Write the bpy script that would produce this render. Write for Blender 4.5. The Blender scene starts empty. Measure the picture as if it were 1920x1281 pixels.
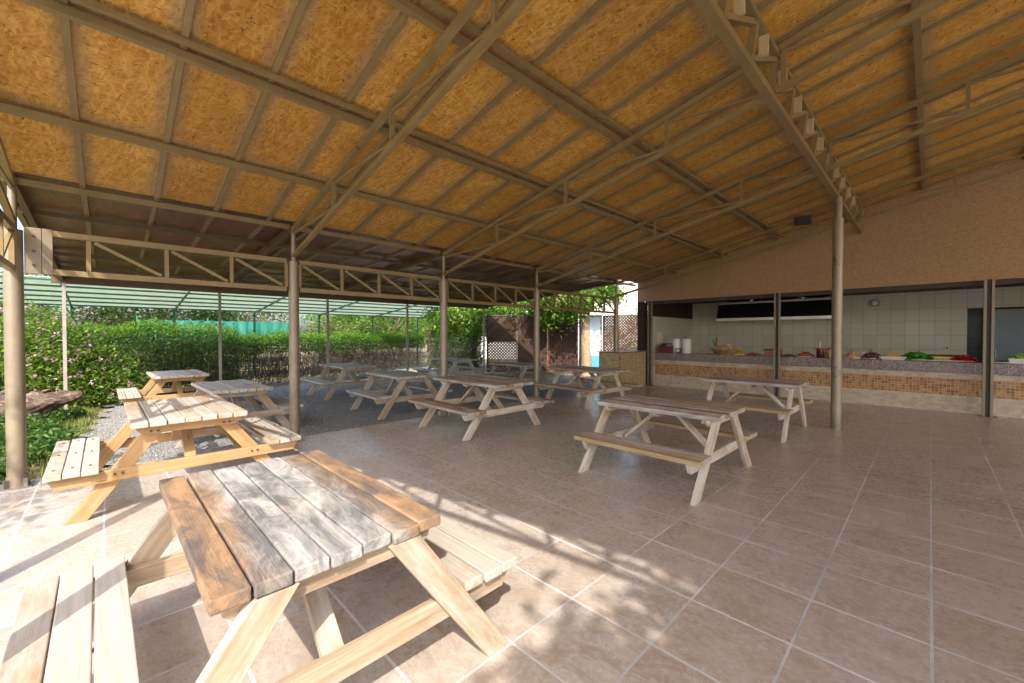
import bpy, math, random
import numpy as np
from mathutils import Vector, Matrix
R_ = math.radians
random.seed(7); RNG = np.random.default_rng(11)
SC = bpy.context.scene
COL = SC.collection

# ------------------------------------------------------------------ camera, sky, sun, exposure
CAMLOC = Vector((-0.0234, -5.4479, 1.5668)); YAW = 0.79528; PITCH = -0.014675; FPX = 768.73
cam_d = bpy.data.cameras.new('camera'); cam_d.sensor_width = 36.0; cam_d.lens = FPX/1920*36.0
cam_d.clip_start = 0.05; cam_d.clip_end = 500
cam = bpy.data.objects.new('camera', cam_d); COL.objects.link(cam)
cam.location = CAMLOC; cam.rotation_euler = (math.pi/2+PITCH, 0, YAW)
SC.camera = cam
SUN = Vector((0.80, -0.66, 1.0)).normalized()
W = bpy.data.worlds.new('World'); SC.world = W; W.use_nodes = True
nt = W.node_tree; sky = nt.nodes.new('ShaderNodeTexSky'); sky.sky_type = 'NISHITA'; sky.sun_disc = False
sky.sun_elevation = math.asin(SUN.z); sky.sun_rotation = math.atan2(SUN.x, SUN.y)
sky.air_density = 1.0; sky.dust_density = 4.0; sky.ozone_density = 2.5
nt.links.new(sky.outputs[0], nt.nodes['Background'].inputs[0]); nt.nodes['Background'].inputs[1].default_value = 0.15
sl = bpy.data.lights.new('sun', 'SUN'); sl.energy = 2.0; sl.angle = R_(0.5); sl.color = (1.0, 0.93, 0.82)
so = bpy.data.objects.new('sun', sl); COL.objects.link(so); so.rotation_euler = SUN.to_track_quat('Z', 'Y').to_euler()
SC.view_settings.view_transform = 'Standard'; SC.view_settings.look = 'None'
SC.view_settings.exposure = 1.7; SC.view_settings.gamma = 1.0
try:
    SC.cycles.max_bounces = 10; SC.cycles.diffuse_bounces = 6; SC.cycles.use_denoising = True
    SC.cycles.transparent_max_bounces = 12
except Exception: pass

# ------------------------------------------------------------------ tagging helpers
def tag(o, label=None, cat=None, group=None, kind=None):
    if label: o['label'] = label
    if cat: o['category'] = cat
    if group: o['group'] = group
    if kind: o['kind'] = kind
    return o
def thing(name, label, cat, loc=(0, 0, 0), rz=0.0, group=None):
    o = bpy.data.objects.new(name, None); COL.objects.link(o); o.empty_display_size = .1
    o.location = loc; o.rotation_euler = (0, 0, rz)
    return tag(o, label, cat, group)

# ------------------------------------------------------------------ mesh builder
class MB:
    def __init__(s): s.v = []; s.f = []; s.sm = []
    def add(s, vs, fs, smooth=False):
        b = len(s.v); s.v += [tuple(v) for v in vs]; s.f += [tuple(i+b for i in f) for f in fs]; s.sm += [smooth]*len(fs); return s
    def box(s, c, d, rot=None):
        x, y, z = d[0]/2, d[1]/2, d[2]/2
        vs = [Vector(p) for p in ((-x,-y,-z),(x,-y,-z),(x,y,-z),(-x,y,-z),(-x,-y,z),(x,-y,z),(x,y,z),(-x,y,z))]
        if rot is not None: vs = [rot @ v for v in vs]
        c = Vector(c)
        return s.add([v+c for v in vs], [(0,3,2,1),(4,5,6,7),(0,1,5,4),(1,2,6,5),(2,3,7,6),(3,0,4,7)])
    def bb(s, a, b): # min / max corners
        return s.box([(a[i]+b[i])/2 for i in range(3)], [abs(b[i]-a[i]) for i in range(3)])
    def beam(s, p0, p1, w, h, up=(0,0,1)):
        p0, p1 = Vector(p0), Vector(p1); M = frame(p0, p1, up); L = (p1-p0).length
        return s.box((p0+p1)/2, (L, w, h), M)
    def cyl(s, p0, p1, r0, r1=None, n=14, cap=True, smooth=True):
        return s.tube([p0, p1], [r0, r0 if r1 is None else r1], n, cap, smooth)
    def tube(s, pts, rad, n=10, cap=True, smooth=True, wob=0.0):
        pts = [Vector(p) for p in pts]; vs = []; fs = []
        u = None
        for i, p in enumerate(pts):
            t = (pts[min(i+1, len(pts)-1)]-pts[max(i-1, 0)]).normalized()
            if u is None:
                u = t.orthogonal().normalized()
            else:
                u = (u-t*u.dot(t)).normalized()
            w = t.cross(u)
            for k in range(n):
                a = 2*math.pi*k/n; r = rad[i]*(1+random.uniform(-wob, wob))
                vs.append(p+(u*math.cos(a)+w*math.sin(a))*r)
        for i in range(len(pts)-1):
            for k in range(n):
                fs.append((i*n+k, i*n+(k+1) % n, (i+1)*n+(k+1) % n, (i+1)*n+k))
        s.add(vs, fs, smooth)
        if cap:
            m = len(pts)-1
            s.add([vs[k] for k in range(n)], [tuple(range(n-1, -1, -1))]); s.add([vs[m*n+k] for k in range(n)], [tuple(range(n))])
        return s
    def lathe(s, c, prof, n=20, cap=True):
        c = Vector(c); vs = []; fs = []
        for r, z in prof:
            for k in range(n):
                a = 2*math.pi*k/n; vs.append(c+Vector((r*math.cos(a), r*math.sin(a), z)))
        m = len(prof)
        for i in range(m-1):
            for k in range(n): fs.append((i*n+k, i*n+(k+1) % n, (i+1)*n+(k+1) % n, (i+1)*n+k))
        s.add(vs, fs, True)
        if cap:
            s.add(vs[:n], [tuple(range(n-1, -1, -1))]); s.add(vs[-n:], [tuple(range(n))])
        return s
    def ball(s, c, r, n=8, m=6, sq=(1, 1, 1)):
        vs = []; fs = []; c = Vector(c)
        for i in range(m+1):
            th = math.pi*i/m
            for k in range(n):
                a = 2*math.pi*k/n
                vs.append(c+Vector((r*sq[0]*math.sin(th)*math.cos(a), r*sq[1]*math.sin(th)*math.sin(a), r*sq[2]*math.cos(th))))
        for i in range(m):
            for k in range(n): fs.append((i*n+k, (i+1)*n+k, (i+1)*n+(k+1) % n, i*n+(k+1) % n))
        return s.add(vs, fs, True)
    def prism(s, poly, axis, a0, a1): # poly of 2-tuples; axis 'x': (y,z), 'y': (x,z), 'z': (x,y)
        def P(q, a):
            return (a, q[0], q[1]) if axis == 'x' else (q[0], a, q[1]) if axis == 'y' else (q[0], q[1], a)
        n = len(poly); vs = [P(q, a0) for q in poly]+[P(q, a1) for q in poly]
        fs = [tuple(range(n)), tuple(range(2*n-1, n-1, -1))]+[(i, i+n, (i+1) % n+n, (i+1) % n) for i in range(n)]
        return s.add(vs, fs)
    def build(s, name, m, parent=None, bevel=0, mat=None):
        me = bpy.data.meshes.new(name); me.from_pydata(s.v, [], s.f)
        me.polygons.foreach_set('use_smooth', s.sm); me.validate()
        import bmesh
        b = bmesh.new(); b.from_mesh(me); bmesh.ops.recalc_face_normals(b, faces=b.faces); b.to_mesh(me); b.free()
        me.update()
        if m is not None: me.materials.append(m)
        o = bpy.data.objects.new(name, me); COL.objects.link(o)
        if parent is not None: o.parent = parent
        if mat is not None: o.matrix_basis = mat
        if bevel:
            bv = o.modifiers.new('bevel', 'BEVEL'); bv.width = bevel; bv.segments = 2; bv.limit_method = 'ANGLE'; bv.angle_limit = R_(50)
        return o
def frame(p0, p1, up=(0, 0, 1)):
    x = (Vector(p1)-Vector(p0)).normalized(); up = Vector(up)
    if abs(x.dot(up)) > .98: up = Vector((1, 0, 0))
    y = up.cross(x).normalized(); z = x.cross(y)
    return Matrix((x, y, z)).transposed()
def beam_obj(name, p0, p1, w, h, m, parent=None, up=(0, 0, 1), bevel=0):
    p0, p1 = Vector(p0), Vector(p1); L = (p1-p0).length
    M = frame(p0, p1, up).to_4x4(); M.translation = p0
    return MB().bb((0, -w/2, -h/2), (L, w/2, h/2)).build(name, m, parent, bevel, M)

# ------------------------------------------------------------------ material helpers
class NM:
    def __init__(s, name):
        s.m = bpy.data.materials.new(name); s.m.use_nodes = True; s.t = s.m.node_tree; s.n = s.t.nodes; s.l = s.t.links
        s.p = s.n['Principled BSDF']; s.out = s.n['Material Output']
    def new(s, t, **k):
        n = s.n.new(t)
        for a, b in k.items(): setattr(n, a, b)
        return n
    def put(s, sock, v):
        if hasattr(v, 'is_linked') or isinstance(v, bpy.types.NodeSocket): s.l.new(v, sock)
        else: sock.default_value = v
    def coord(s, kind='Object'): return s.new('ShaderNodeTexCoord').outputs[kind]
    def island(s): return s.new('ShaderNodeNewGeometry').outputs['Random Per Island']
    def objrand(s): return s.new('ShaderNodeObjectInfo').outputs['Random']
    def mapv(s, v, sc=(1, 1, 1), rot=(0, 0, 0), loc=(0, 0, 0)):
        n = s.new('ShaderNodeMapping'); s.put(n.inputs['Vector'], v); n.inputs['Scale'].default_value = sc; n.inputs['Rotation'].default_value = rot; n.inputs['Location'].default_value = loc; return n.outputs[0]
    def vadd(s, a, b, op='ADD'):
        n = s.new('ShaderNodeVectorMath', operation=op); s.put(n.inputs[0], a); s.put(n.inputs[1], b); return n.outputs[0]
    def math(s, op, a, b=0.0, c=None, clamp=False):
        n = s.new('ShaderNodeMath', operation=op, use_clamp=clamp); s.put(n.inputs[0], a); s.put(n.inputs[1], b)
        if c is not None: s.put(n.inputs[2], c)
        return n.outputs[0]
    def noise(s, v, sc=5, det=4, rough=.55, dist=0.0, col=False):
        n = s.new('ShaderNodeTexNoise'); s.put(n.inputs['Vector'], v); n.inputs['Scale'].default_value = sc; n.inputs['Detail'].default_value = det; n.inputs['Roughness'].default_value = rough; n.inputs['Distortion'].default_value = dist
        return n.outputs[1 if col else 0]
    def voro(s, v, sc=5, feat='F1', out='Distance', rnd=1.0):
        n = s.new('ShaderNodeTexVoronoi', feature=feat); s.put(n.inputs['Vector'], v); n.inputs['Scale'].default_value = sc; n.inputs['Randomness'].default_value = rnd; return n.outputs[out]
    def ramp(s, f, stops, interp='LINEAR'):
        n = s.new('ShaderNodeValToRGB'); s.put(n.inputs[0], f); e = n.color_ramp; e.interpolation = interp
        while len(e.elements) < len(stops): e.elements.new(.5)
        for q, (p, c) in zip(e.elements, stops):
            q.position = p; q.color = (c[0], c[1], c[2], 1) if isinstance(c, (tuple, list)) else (c, c, c, 1)
        return n.outputs[0]
    def mix(s, f, a, b, mode='MIX'):
        n = s.new('ShaderNodeMix', data_type='RGBA', blend_type=mode); s.put(n.inputs[0], f)
        for sk, v in ((n.inputs[6], a), (n.inputs[7], b)):
            if isinstance(v, (tuple, list)): sk.default_value = (v[0], v[1], v[2], 1)
            else: s.l.new(v, sk)
        return n.outputs[2]
    def sep(s, v):
        n = s.new('ShaderNodeSeparateXYZ'); s.put(n.inputs[0], v); return n.outputs
    def comb(s, x, y, z):
        n = s.new('ShaderNodeCombineXYZ')
        for i, q in enumerate((x, y, z)): s.put(n.inputs[i], q)
        return n.outputs[0]
    def bump(s, h, st=.3, d=.01):
        n = s.new('ShaderNodeBump'); n.inputs['Strength'].default_value = st; n.inputs['Distance'].default_value = d; s.put(n.inputs['Height'], h); s.l.new(n.outputs[0], s.p.inputs['Normal']); return n
    def fin(s, col=None, rough=.6, metal=0.0, spec=None):
        if col is not None:
            if isinstance(col, (tuple, list)): s.p.inputs['Base Color'].default_value = (col[0], col[1], col[2], 1)
            else: s.l.new(col, s.p.inputs['Base Color'])
        s.put(s.p.inputs['Roughness'], rough); s.p.inputs['Metallic'].default_value = metal
        if spec is not None: s.p.inputs['Specular IOR Level'].default_value = spec
        return s.m

def simple(name, c, rough=.5, metal=0.0, var=.12, sc=8, bump=0.0):
    q = NM(name); v = q.coord(); n = q.noise(v, sc, 5, .6)
    lo = tuple(x*(1-var) for x in c); hi = tuple(min(1, x*(1+var)) for x in c)
    col = q.ramp(n, [(.3, lo), (.7, hi)])
    if bump: q.bump(n, bump, .01)
    return q.fin(col, rough, metal)

def wood(name, light, dark, grey=(.56, .53, .48), grey_amt=.5, outer=None, stain=(.10, .095, .09), stain_amt=.3, rust=(.33, .15, .05), rust_amt=0.0, edge=.5, bump=.35):
    q = NM(name); v = q.coord(); r = q.island(); orr = q.objrand()
    off = q.comb(q.math('MULTIPLY', r, 41.0), q.math('MULTIPLY', r, 17.0), q.math('MULTIPLY', orr, 29.0))
    v = q.vadd(v, off)
    g1 = q.noise(q.mapv(v, (1.6, 30, 30)), 1.0, 6, .62, .6)
    g2 = q.noise(q.mapv(v, (5, 150, 150)), 1.0, 3, .6)
    base = q.ramp(g1, [(.28, dark), (.5, tuple((a+b)/2 for a, b in zip(light, dark))), (.72, light)])
    base = q.mix(q.math('MULTIPLY', g2, .35), base, q.mix(.5, base, (.0, .0, .0), 'MIX'))
    kn = q.voro(q.mapv(v, (2.3, 9, 9)), 1.0)
    kk = q.ramp(kn, [(.05, 1.0), (.11, 0.0)])
    base = q.mix(q.math('MULTIPLY', kk, .75), base, (.16, .075, .03))
    big = q.noise(q.mapv(v, (1.4, 4, 4)), 1.3, 6, .68, .4)
    rs = q.math('ADD', big, q.math('MULTIPLY', q.math('SUBTRACT', r, .5), .45))
    gm = q.ramp(rs, [(.62-.5*grey_amt, 0.0), (.80-.5*grey_amt, 1.0)])
    gm = q.math('MULTIPLY', gm, q.ramp(g1, [(.2, .75), (.6, 1.0)]))
    col = q.mix(gm, base, q.mix(g1, tuple(x*.62 for x in grey), tuple(min(1, x*1.18) for x in grey)))
    if rust_amt:
        rm = q.ramp(q.math('ADD', q.noise(v, 2.6, 5, .7, .8), q.math('MULTIPLY', q.math('SUBTRACT', r, .5), .9)), [(.70-.4*rust_amt, 0.0), (.86-.4*rust_amt, 1.0)])
        if outer:
            oy = q.math('ABSOLUTE', q.sep(q.coord())[1]); rm = q.ramp(q.math('ADD', q.math('MULTIPLY', oy, 1.6), q.math('MULTIPLY', q.noise(q.mapv(v, (1.5, 3, 3)), 2.2, 7, .72, .7), .62)), [(outer-.10, 0.0), (outer+.08, 1.0)])
        col = q.mix(q.math('MULTIPLY', rm, .9), col, q.mix(q.noise(v, 14, 5, .7), tuple(x*.42 for x in rust), tuple(x*1.35 for x in rust)))
    if stain_amt:
        sm = q.ramp(q.noise(q.mapv(v, (1.8, 4.5, 4.5)), 1.3, 9, .72, .9), [(.66-.35*stain_amt, 0.0), (.84-.3*stain_amt, 1.0)])
        col = q.mix(q.math('MULTIPLY', sm, .8), col, stain)
    ck = q.noise(q.mapv(v, (2.2, 60, 60)), 1.0, 4, .55, .35); ckm = q.ramp(ck, [(.69, 0.0), (.735, 1.0)])
    col = q.mix(q.math('MULTIPLY', ckm, .55), col, q.mix(.75, col, (.03, .025, .02)))
    q.bump(q.math('SUBTRACT', q.math('ADD', q.math('MULTIPLY', g1, .6), q.math('MULTIPLY', g2, .5)), q.math('MULTIPLY', ckm, .8)), bump, .006)
    return q.fin(col, .72, 0, .3)

def paint(name, c, rough=.45, wear=.25, metal=0.0):
    q = NM(name); v = q.coord(); n = q.noise(v, 3.0, 6, .7); n2 = q.noise(v, 45, 3, .6)
    col = q.ramp(n, [(.3, tuple(x*.78 for x in c)), (.7, tuple(min(1, x*1.15) for x in c))])
    sp = q.ramp(q.noise(v, 22, 4, .75), [(.66, 0.0), (.72, 1.0)])
    col = q.mix(q.math('MULTIPLY', sp, wear), col, tuple(x*.35 for x in c))
    q.bump(n2, .12, .003)
    return q.fin(col, q.ramp(n, [(.3, rough-.08), (.7, rough+.12)]), metal)

def leafmat(name, cols, trans=.35, rough=.5):
    q = NM(name); r = q.island()
    k = len(cols); col = q.ramp(r, [(i/(k-1), c) for i, c in enumerate(cols)])
    q.fin(col, rough, 0, .35)
    tr = q.new('ShaderNodeBsdfTranslucent'); br = q.mix(.5, col, tuple(min(1, x*1.6) for x in cols[-1])); q.l.new(br, tr.inputs[0])
    mx = q.new('ShaderNodeMixShader'); mx.inputs[0].default_value = trans
    q.l.new(q.p.outputs[0], mx.inputs[1]); q.l.new(tr.outputs[0], mx.inputs[2]); q.l.new(mx.outputs[0], q.out.inputs[0])
    return q.m

def gridmat(name, ax, su, sv, grout, gw, stops, rough=.4, off=(0, 0), brick=False, gcol=(.75, .72, .66), bump=.3, patch=None):
    """tiles on a plane; ax = indices of the two object axes used; tile colours by a random number per tile"""
    q = NM(name); s = q.sep(q.coord()); u = q.math('DIVIDE', q.math('ADD', s[ax[0]], off[0]), su); w = q.math('DIVIDE', q.math('ADD', s[ax[1]], off[1]), sv)
    fw = q.math('FLOOR', w)
    if brick: u = q.math('ADD', u, q.math('MULTIPLY', q.math('MODULO', q.math('ABSOLUTE', fw), 2.0), .5))
    fu = q.math('FLOOR', u)
    wn = q.new('ShaderNodeTexWhiteNoise'); wn.noise_dimensions = '3D'; q.l.new(q.comb(fu, fw, 3.3), wn.inputs['Vector'])
    rv = wn.outputs['Value']
    if patch:
        wn2 = q.noise(q.comb(q.math('MULTIPLY', fu, patch), q.math('MULTIPLY', fw, patch), 0.0), 1.0, 2)
        rv = q.math('ADD', q.math('MULTIPLY', rv, .55), q.math('MULTIPLY', wn2, .5))
    col = q.ramp(rv, stops)
    n = q.noise(q.coord(), 30, 4, .6); col = q.mix(.35, col, q.mix(n, (.25, .22, .18), (1, 1, 1)), 'MULTIPLY')
    du = q.math('MULTIPLY', q.math('SUBTRACT', .5, q.math('ABSOLUTE', q.math('SUBTRACT', q.math('FRACT', u), .5))), su)
    dw = q.math('MULTIPLY', q.math('SUBTRACT', .5, q.math('ABSOLUTE', q.math('SUBTRACT', q.math('FRACT', w), .5))), sv)
    e = q.math('MINIMUM', du, dw); g = q.ramp(q.math('DIVIDE', e, gw), [(.42, 0.0), (.58, 1.0)])
    col = q.mix(g, gcol, col)
    if bump: q.bump(g, bump, .003)
    return q.fin(col, q.mix(g, (.85, .85, .85), (rough, rough, rough)))

# ------------------------------------------------------------------ foliage builders
def leaves(name, P, size, m, parent=None, up=.35, asp=.55, flat=0.0):
    """P: (n,3) points; one folded diamond per leaf"""
    P = np.asarray(P, float); n = len(P); size = np.broadcast_to(np.asarray(size, float), (n,))*RNG.uniform(.65, 1.3, n)
    nr = RNG.normal(size=(n, 3)); nr[:, 2] = np.abs(nr[:, 2])+up; nr /= np.linalg.norm(nr, axis=1)[:, None]
    t = RNG.normal(size=(n, 3)); t -= nr*(t*nr).sum(1)[:, None]; t /= np.linalg.norm(t, axis=1)[:, None]
    b = np.cross(nr, t); s = size[:, None]
    V = np.empty((n, 4, 3)); V[:, 0] = P-t*s*.5; V[:, 1] = P+b*s*asp*.5+nr*s*.12; V[:, 2] = P+t*s*.55-nr*s*.08; V[:, 3] = P-b*s*asp*.5+nr*s*.12
    V = V.reshape(-1, 3); i = np.arange(n)*4
    F = np.stack([i, i+1, i+2, i, i+2, i+3], 1).reshape(-1)
    return rawmesh(name, V, F, 3, m, parent)
def rawmesh(name, V, F, k, m, parent=None):
    me = bpy.data.meshes.new(name); nf = len(F)//k
    me.vertices.add(len(V)); me.vertices.foreach_set('co', np.asarray(V, np.float32).ravel())
    me.loops.add(len(F)); me.loops.foreach_set('vertex_index', np.asarray(F, np.int32))
    me.polygons.add(nf); me.polygons.foreach_set('loop_start', np.arange(nf, dtype=np.int32)*k); me.polygons.foreach_set('loop_total', np.full(nf, k, np.int32))
    me.update(calc_edges=True); me.validate(); me.materials.append(m)
    o = bpy.data.objects.new(name, me); COL.objects.link(o)
    if parent is not None: o.parent = parent
    return o
def sticks(name, A, B, r, m, parent=None):
    """three-sided thin sticks from A to B"""
    A = np.asarray(A, float); B = np.asarray(B, float); n = len(A); d = B-A; d /= np.linalg.norm(d, axis=1)[:, None]+1e-9
    u = np.cross(d, RNG.normal(size=(n, 3))); u /= np.linalg.norm(u, axis=1)[:, None]; w = np.cross(d, u)
    r = np.broadcast_to(np.asarray(r, float), (n,))[:, None]; V = np.empty((n, 6, 3))
    for k in range(3):
        a = 2*math.pi*k/3; q = u*math.cos(a)+w*math.sin(a); V[:, k] = A+q*r; V[:, k+3] = B+q*r*.5
    i = np.arange(n)*6; F = []
    for k in range(3):
        k2 = (k+1) % 3; F += [i+k, i+k2, i+k2+3, i+k+3]
    F = np.stack(F, 1).reshape(-1)
    return rawmesh(name, V.reshape(-1, 3), F, 4, m, parent)
def blob_points(c, rad, nclump, per, spread, hollow=.35):
    out = []
    for _ in range(nclump):
        d = RNG.normal(size=3); d /= np.linalg.norm(d); rr = RNG.uniform(hollow, 1.0)**.6
        p = np.array(c)+d*np.array(rad)*rr
        out.append(p+RNG.normal(size=(per, 3))*spread*RNG.uniform(.6, 1.3))
    return np.concatenate(out)
def tree(name, label, loc, h_trunk, r_trunk, crown_c, crown_r, nclump, per, spread, lsize, lm, bm, group=None, limbs=6, lean=(0, 0)):
    t = thing(name, label, 'tree', loc, 0, group); b = MB(); top = Vector((lean[0], lean[1], h_trunk))
    pts = [Vector((0, 0, -.1)), top*.3+Vector((random.uniform(-.06, .06), random.uniform(-.06, .06), 0)), top*.65+Vector((random.uniform(-.06, .06), random.uniform(-.06, .06), 0)), top]
    b.tube(pts, [r_trunk*1.25, r_trunk, r_trunk*.9, r_trunk*.75], 12, True, True, .1); b.build('trunk', bm, t)
    cc = Vector(crown_c)
    lb = MB()
    for k in range(limbs):
        a = 2*math.pi*k/limbs+random.uniform(-.3, .3); e = cc+Vector((math.cos(a)*crown_r[0]*.7, math.sin(a)*crown_r[1]*.7, random.uniform(-.2, .7)*crown_r[2]))
        m_ = (top+e)/2+Vector((random.uniform(-.2, .2), random.uniform(-.2, .2), .15)); lb.tube([top-Vector((0, 0, .15)), m_, e], [r_trunk*.5, r_trunk*.28, r_trunk*.08], 7, True, True, .08)
    lb.build('branches', bm, t)
    leaves('crown', blob_points(crown_c, crown_r, nclump, per, spread), lsize, lm, t)
    return t

# ------------------------------------------------------------------ materials
M = {}
M['frame'] = paint('bronze_paint', (.25, .178, .078), .34, .5)
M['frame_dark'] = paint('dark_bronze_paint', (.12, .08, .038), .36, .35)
M['post'] = paint('grey_bronze_post_paint', (.29, .24, .17), .32, .35, .3)
M['thinpost'] = paint('weathered_grey_paint', (.33, .30, .26), .5, .4)
M['steel'] = paint('dull_steel', (.30, .28, .25), .4, .4, .5)
def osb(name, c_lo, c_mid, c_hi, overspray=True, rough=.55, dusty=0.0):
    q = NM(name); v = q.coord(); wv = q.vadd(v, q.vadd(q.noise(v, 5, 2, col=True), (-.5, -.5, -.5)), 'ADD') if False else v
    cs = []
    for i, (rot, sc) in enumerate(((.2, 1.0), (1.25, .9), (2.3, 1.1), (2.9, .8))):
        m_ = q.mapv(q.mapv(v, (1, 1, 1), (0, 0, rot)), (9.5*sc, 62*sc, 20), (0, 0, 0), (i*3.1, i*1.7, 0))
        m_ = q.vadd(m_, q.mapv(q.noise(v, 14, 3, col=True), (.35, .5, .35)))
        n = q.new('ShaderNodeTexVoronoi', feature='F1'); q.l.new(m_, n.inputs['Vector']); n.inputs['Scale'].default_value = 1.0
        cs.append(q.sep(n.outputs['Color']))
    a = q.math('MAXIMUM', q.math('MAXIMUM', cs[0][0], cs[1][1]), q.math('MULTIPLY', cs[2][2], .95))
    fine = q.noise(q.mapv(v, (60, 60, 60)), 1.0, 5, .7)
    f = q.math('ADD', q.math('ADD', q.math('MULTIPLY', a, .55), q.math('MULTIPLY', cs[3][0], .25)), q.math('MULTIPLY', fine, .35))
    big = q.noise(v, 1.1, 4, .6)
    f = q.math('ADD', f, q.math('MULTIPLY', q.math('SUBTRACT', big, .5), .35))
    col = q.ramp(f, [(.40, c_lo), (.56, tuple(a*.3+b_*.7 for a, b_ in zip(c_lo, c_mid))), (.68, c_mid), (.88, c_hi), (1.0, tuple(min(1, x*1.15) for x in c_hi))])
    for rot in (.4, 1.5, 2.5):
        fl = q.voro(q.mapv(q.mapv(q.vadd(v, q.mapv(q.noise(v, 6, 2, col=True), (.12, .12, .12))), (1, 1, 1), (0, 0, rot)), (3.6, 26, 12)), 1.0)
        col = q.mix(q.math('MULTIPLY', q.ramp(fl, [(.09, 1.0), (.13, 0.0)]), .85), col, tuple(x*.22 for x in c_lo))
    s = q.sep(v); wn = q.new('ShaderNodeTexWhiteNoise'); q.l.new(q.comb(q.math('FLOOR', q.math('DIVIDE', q.math('ADD', s[0], 6.7), 2.63)), q.math('FLOOR', q.math('DIVIDE', q.math('ADD', s[1], 6.25), 1.22)), .5), wn.inputs['Vector'])
    tone = q.ramp(wn.outputs['Value'], [(0, (.74, .68, .60)), (.5, (.95, .94, .92)), (1, (1, 1, 1))]); col = q.mix(1.0, col, tone, 'MULTIPLY')
    st_ = q.ramp(q.noise(v, .9, 5, .62, .8), [(.52, 0.0), (.72, 1.0)]); col = q.mix(q.math('MULTIPLY', st_, .30), col, tuple(x*.55 for x in c_mid))
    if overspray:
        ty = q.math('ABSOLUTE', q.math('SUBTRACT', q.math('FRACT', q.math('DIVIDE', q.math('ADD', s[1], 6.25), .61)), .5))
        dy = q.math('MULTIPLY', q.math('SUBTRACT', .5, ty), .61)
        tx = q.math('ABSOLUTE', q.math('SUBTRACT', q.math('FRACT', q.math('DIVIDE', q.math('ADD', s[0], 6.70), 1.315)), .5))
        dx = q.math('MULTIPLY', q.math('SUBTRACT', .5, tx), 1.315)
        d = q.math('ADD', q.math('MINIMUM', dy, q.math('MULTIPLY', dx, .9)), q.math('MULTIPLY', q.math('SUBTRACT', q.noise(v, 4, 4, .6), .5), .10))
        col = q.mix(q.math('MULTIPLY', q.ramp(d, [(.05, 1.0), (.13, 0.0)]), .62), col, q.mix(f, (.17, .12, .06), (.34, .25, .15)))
    q.bump(f, .25, .004)
    return q.fin(col, rough, 0, .35)
M['osb'] = osb('golden_strand_board', (.37, .175, .03), (.55, .285, .05), (.64, .39, .105))
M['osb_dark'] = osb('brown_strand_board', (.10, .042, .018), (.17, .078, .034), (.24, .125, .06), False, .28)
def osbwall():
    q = NM('fine_chip_board'); v = q.coord(); f = q.voro(q.mapv(v, (40, 40, 60)), 1.0, 'F1', 'Color'); f = q.sep(f)[0]
    n = q.noise(q.mapv(v, (55, 55, 80)), 1.0, 4, .6); f = q.math('ADD', q.math('MULTIPLY', f, .6), q.math('MULTIPLY', n, .5))
    big = q.noise(v, .8, 3, .5); f = q.math('ADD', f, q.math('MULTIPLY', q.math('SUBTRACT', big, .5), .3))
    col = q.ramp(f, [(.15, (.29, .175, .082)), (.55, (.365, .23, .115)), (.95, (.43, .29, .16))])
    fl = q.voro(q.mapv(v, (5, 5, 7)), 1.0); col = q.mix(q.ramp(fl, [(.035, 1.0), (.06, 0.0)]), col, (.62, .5, .36))
    q.bump(f, .3, .004); return q.fin(col, .7)
M['osbwall'] = osbwall()
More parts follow.
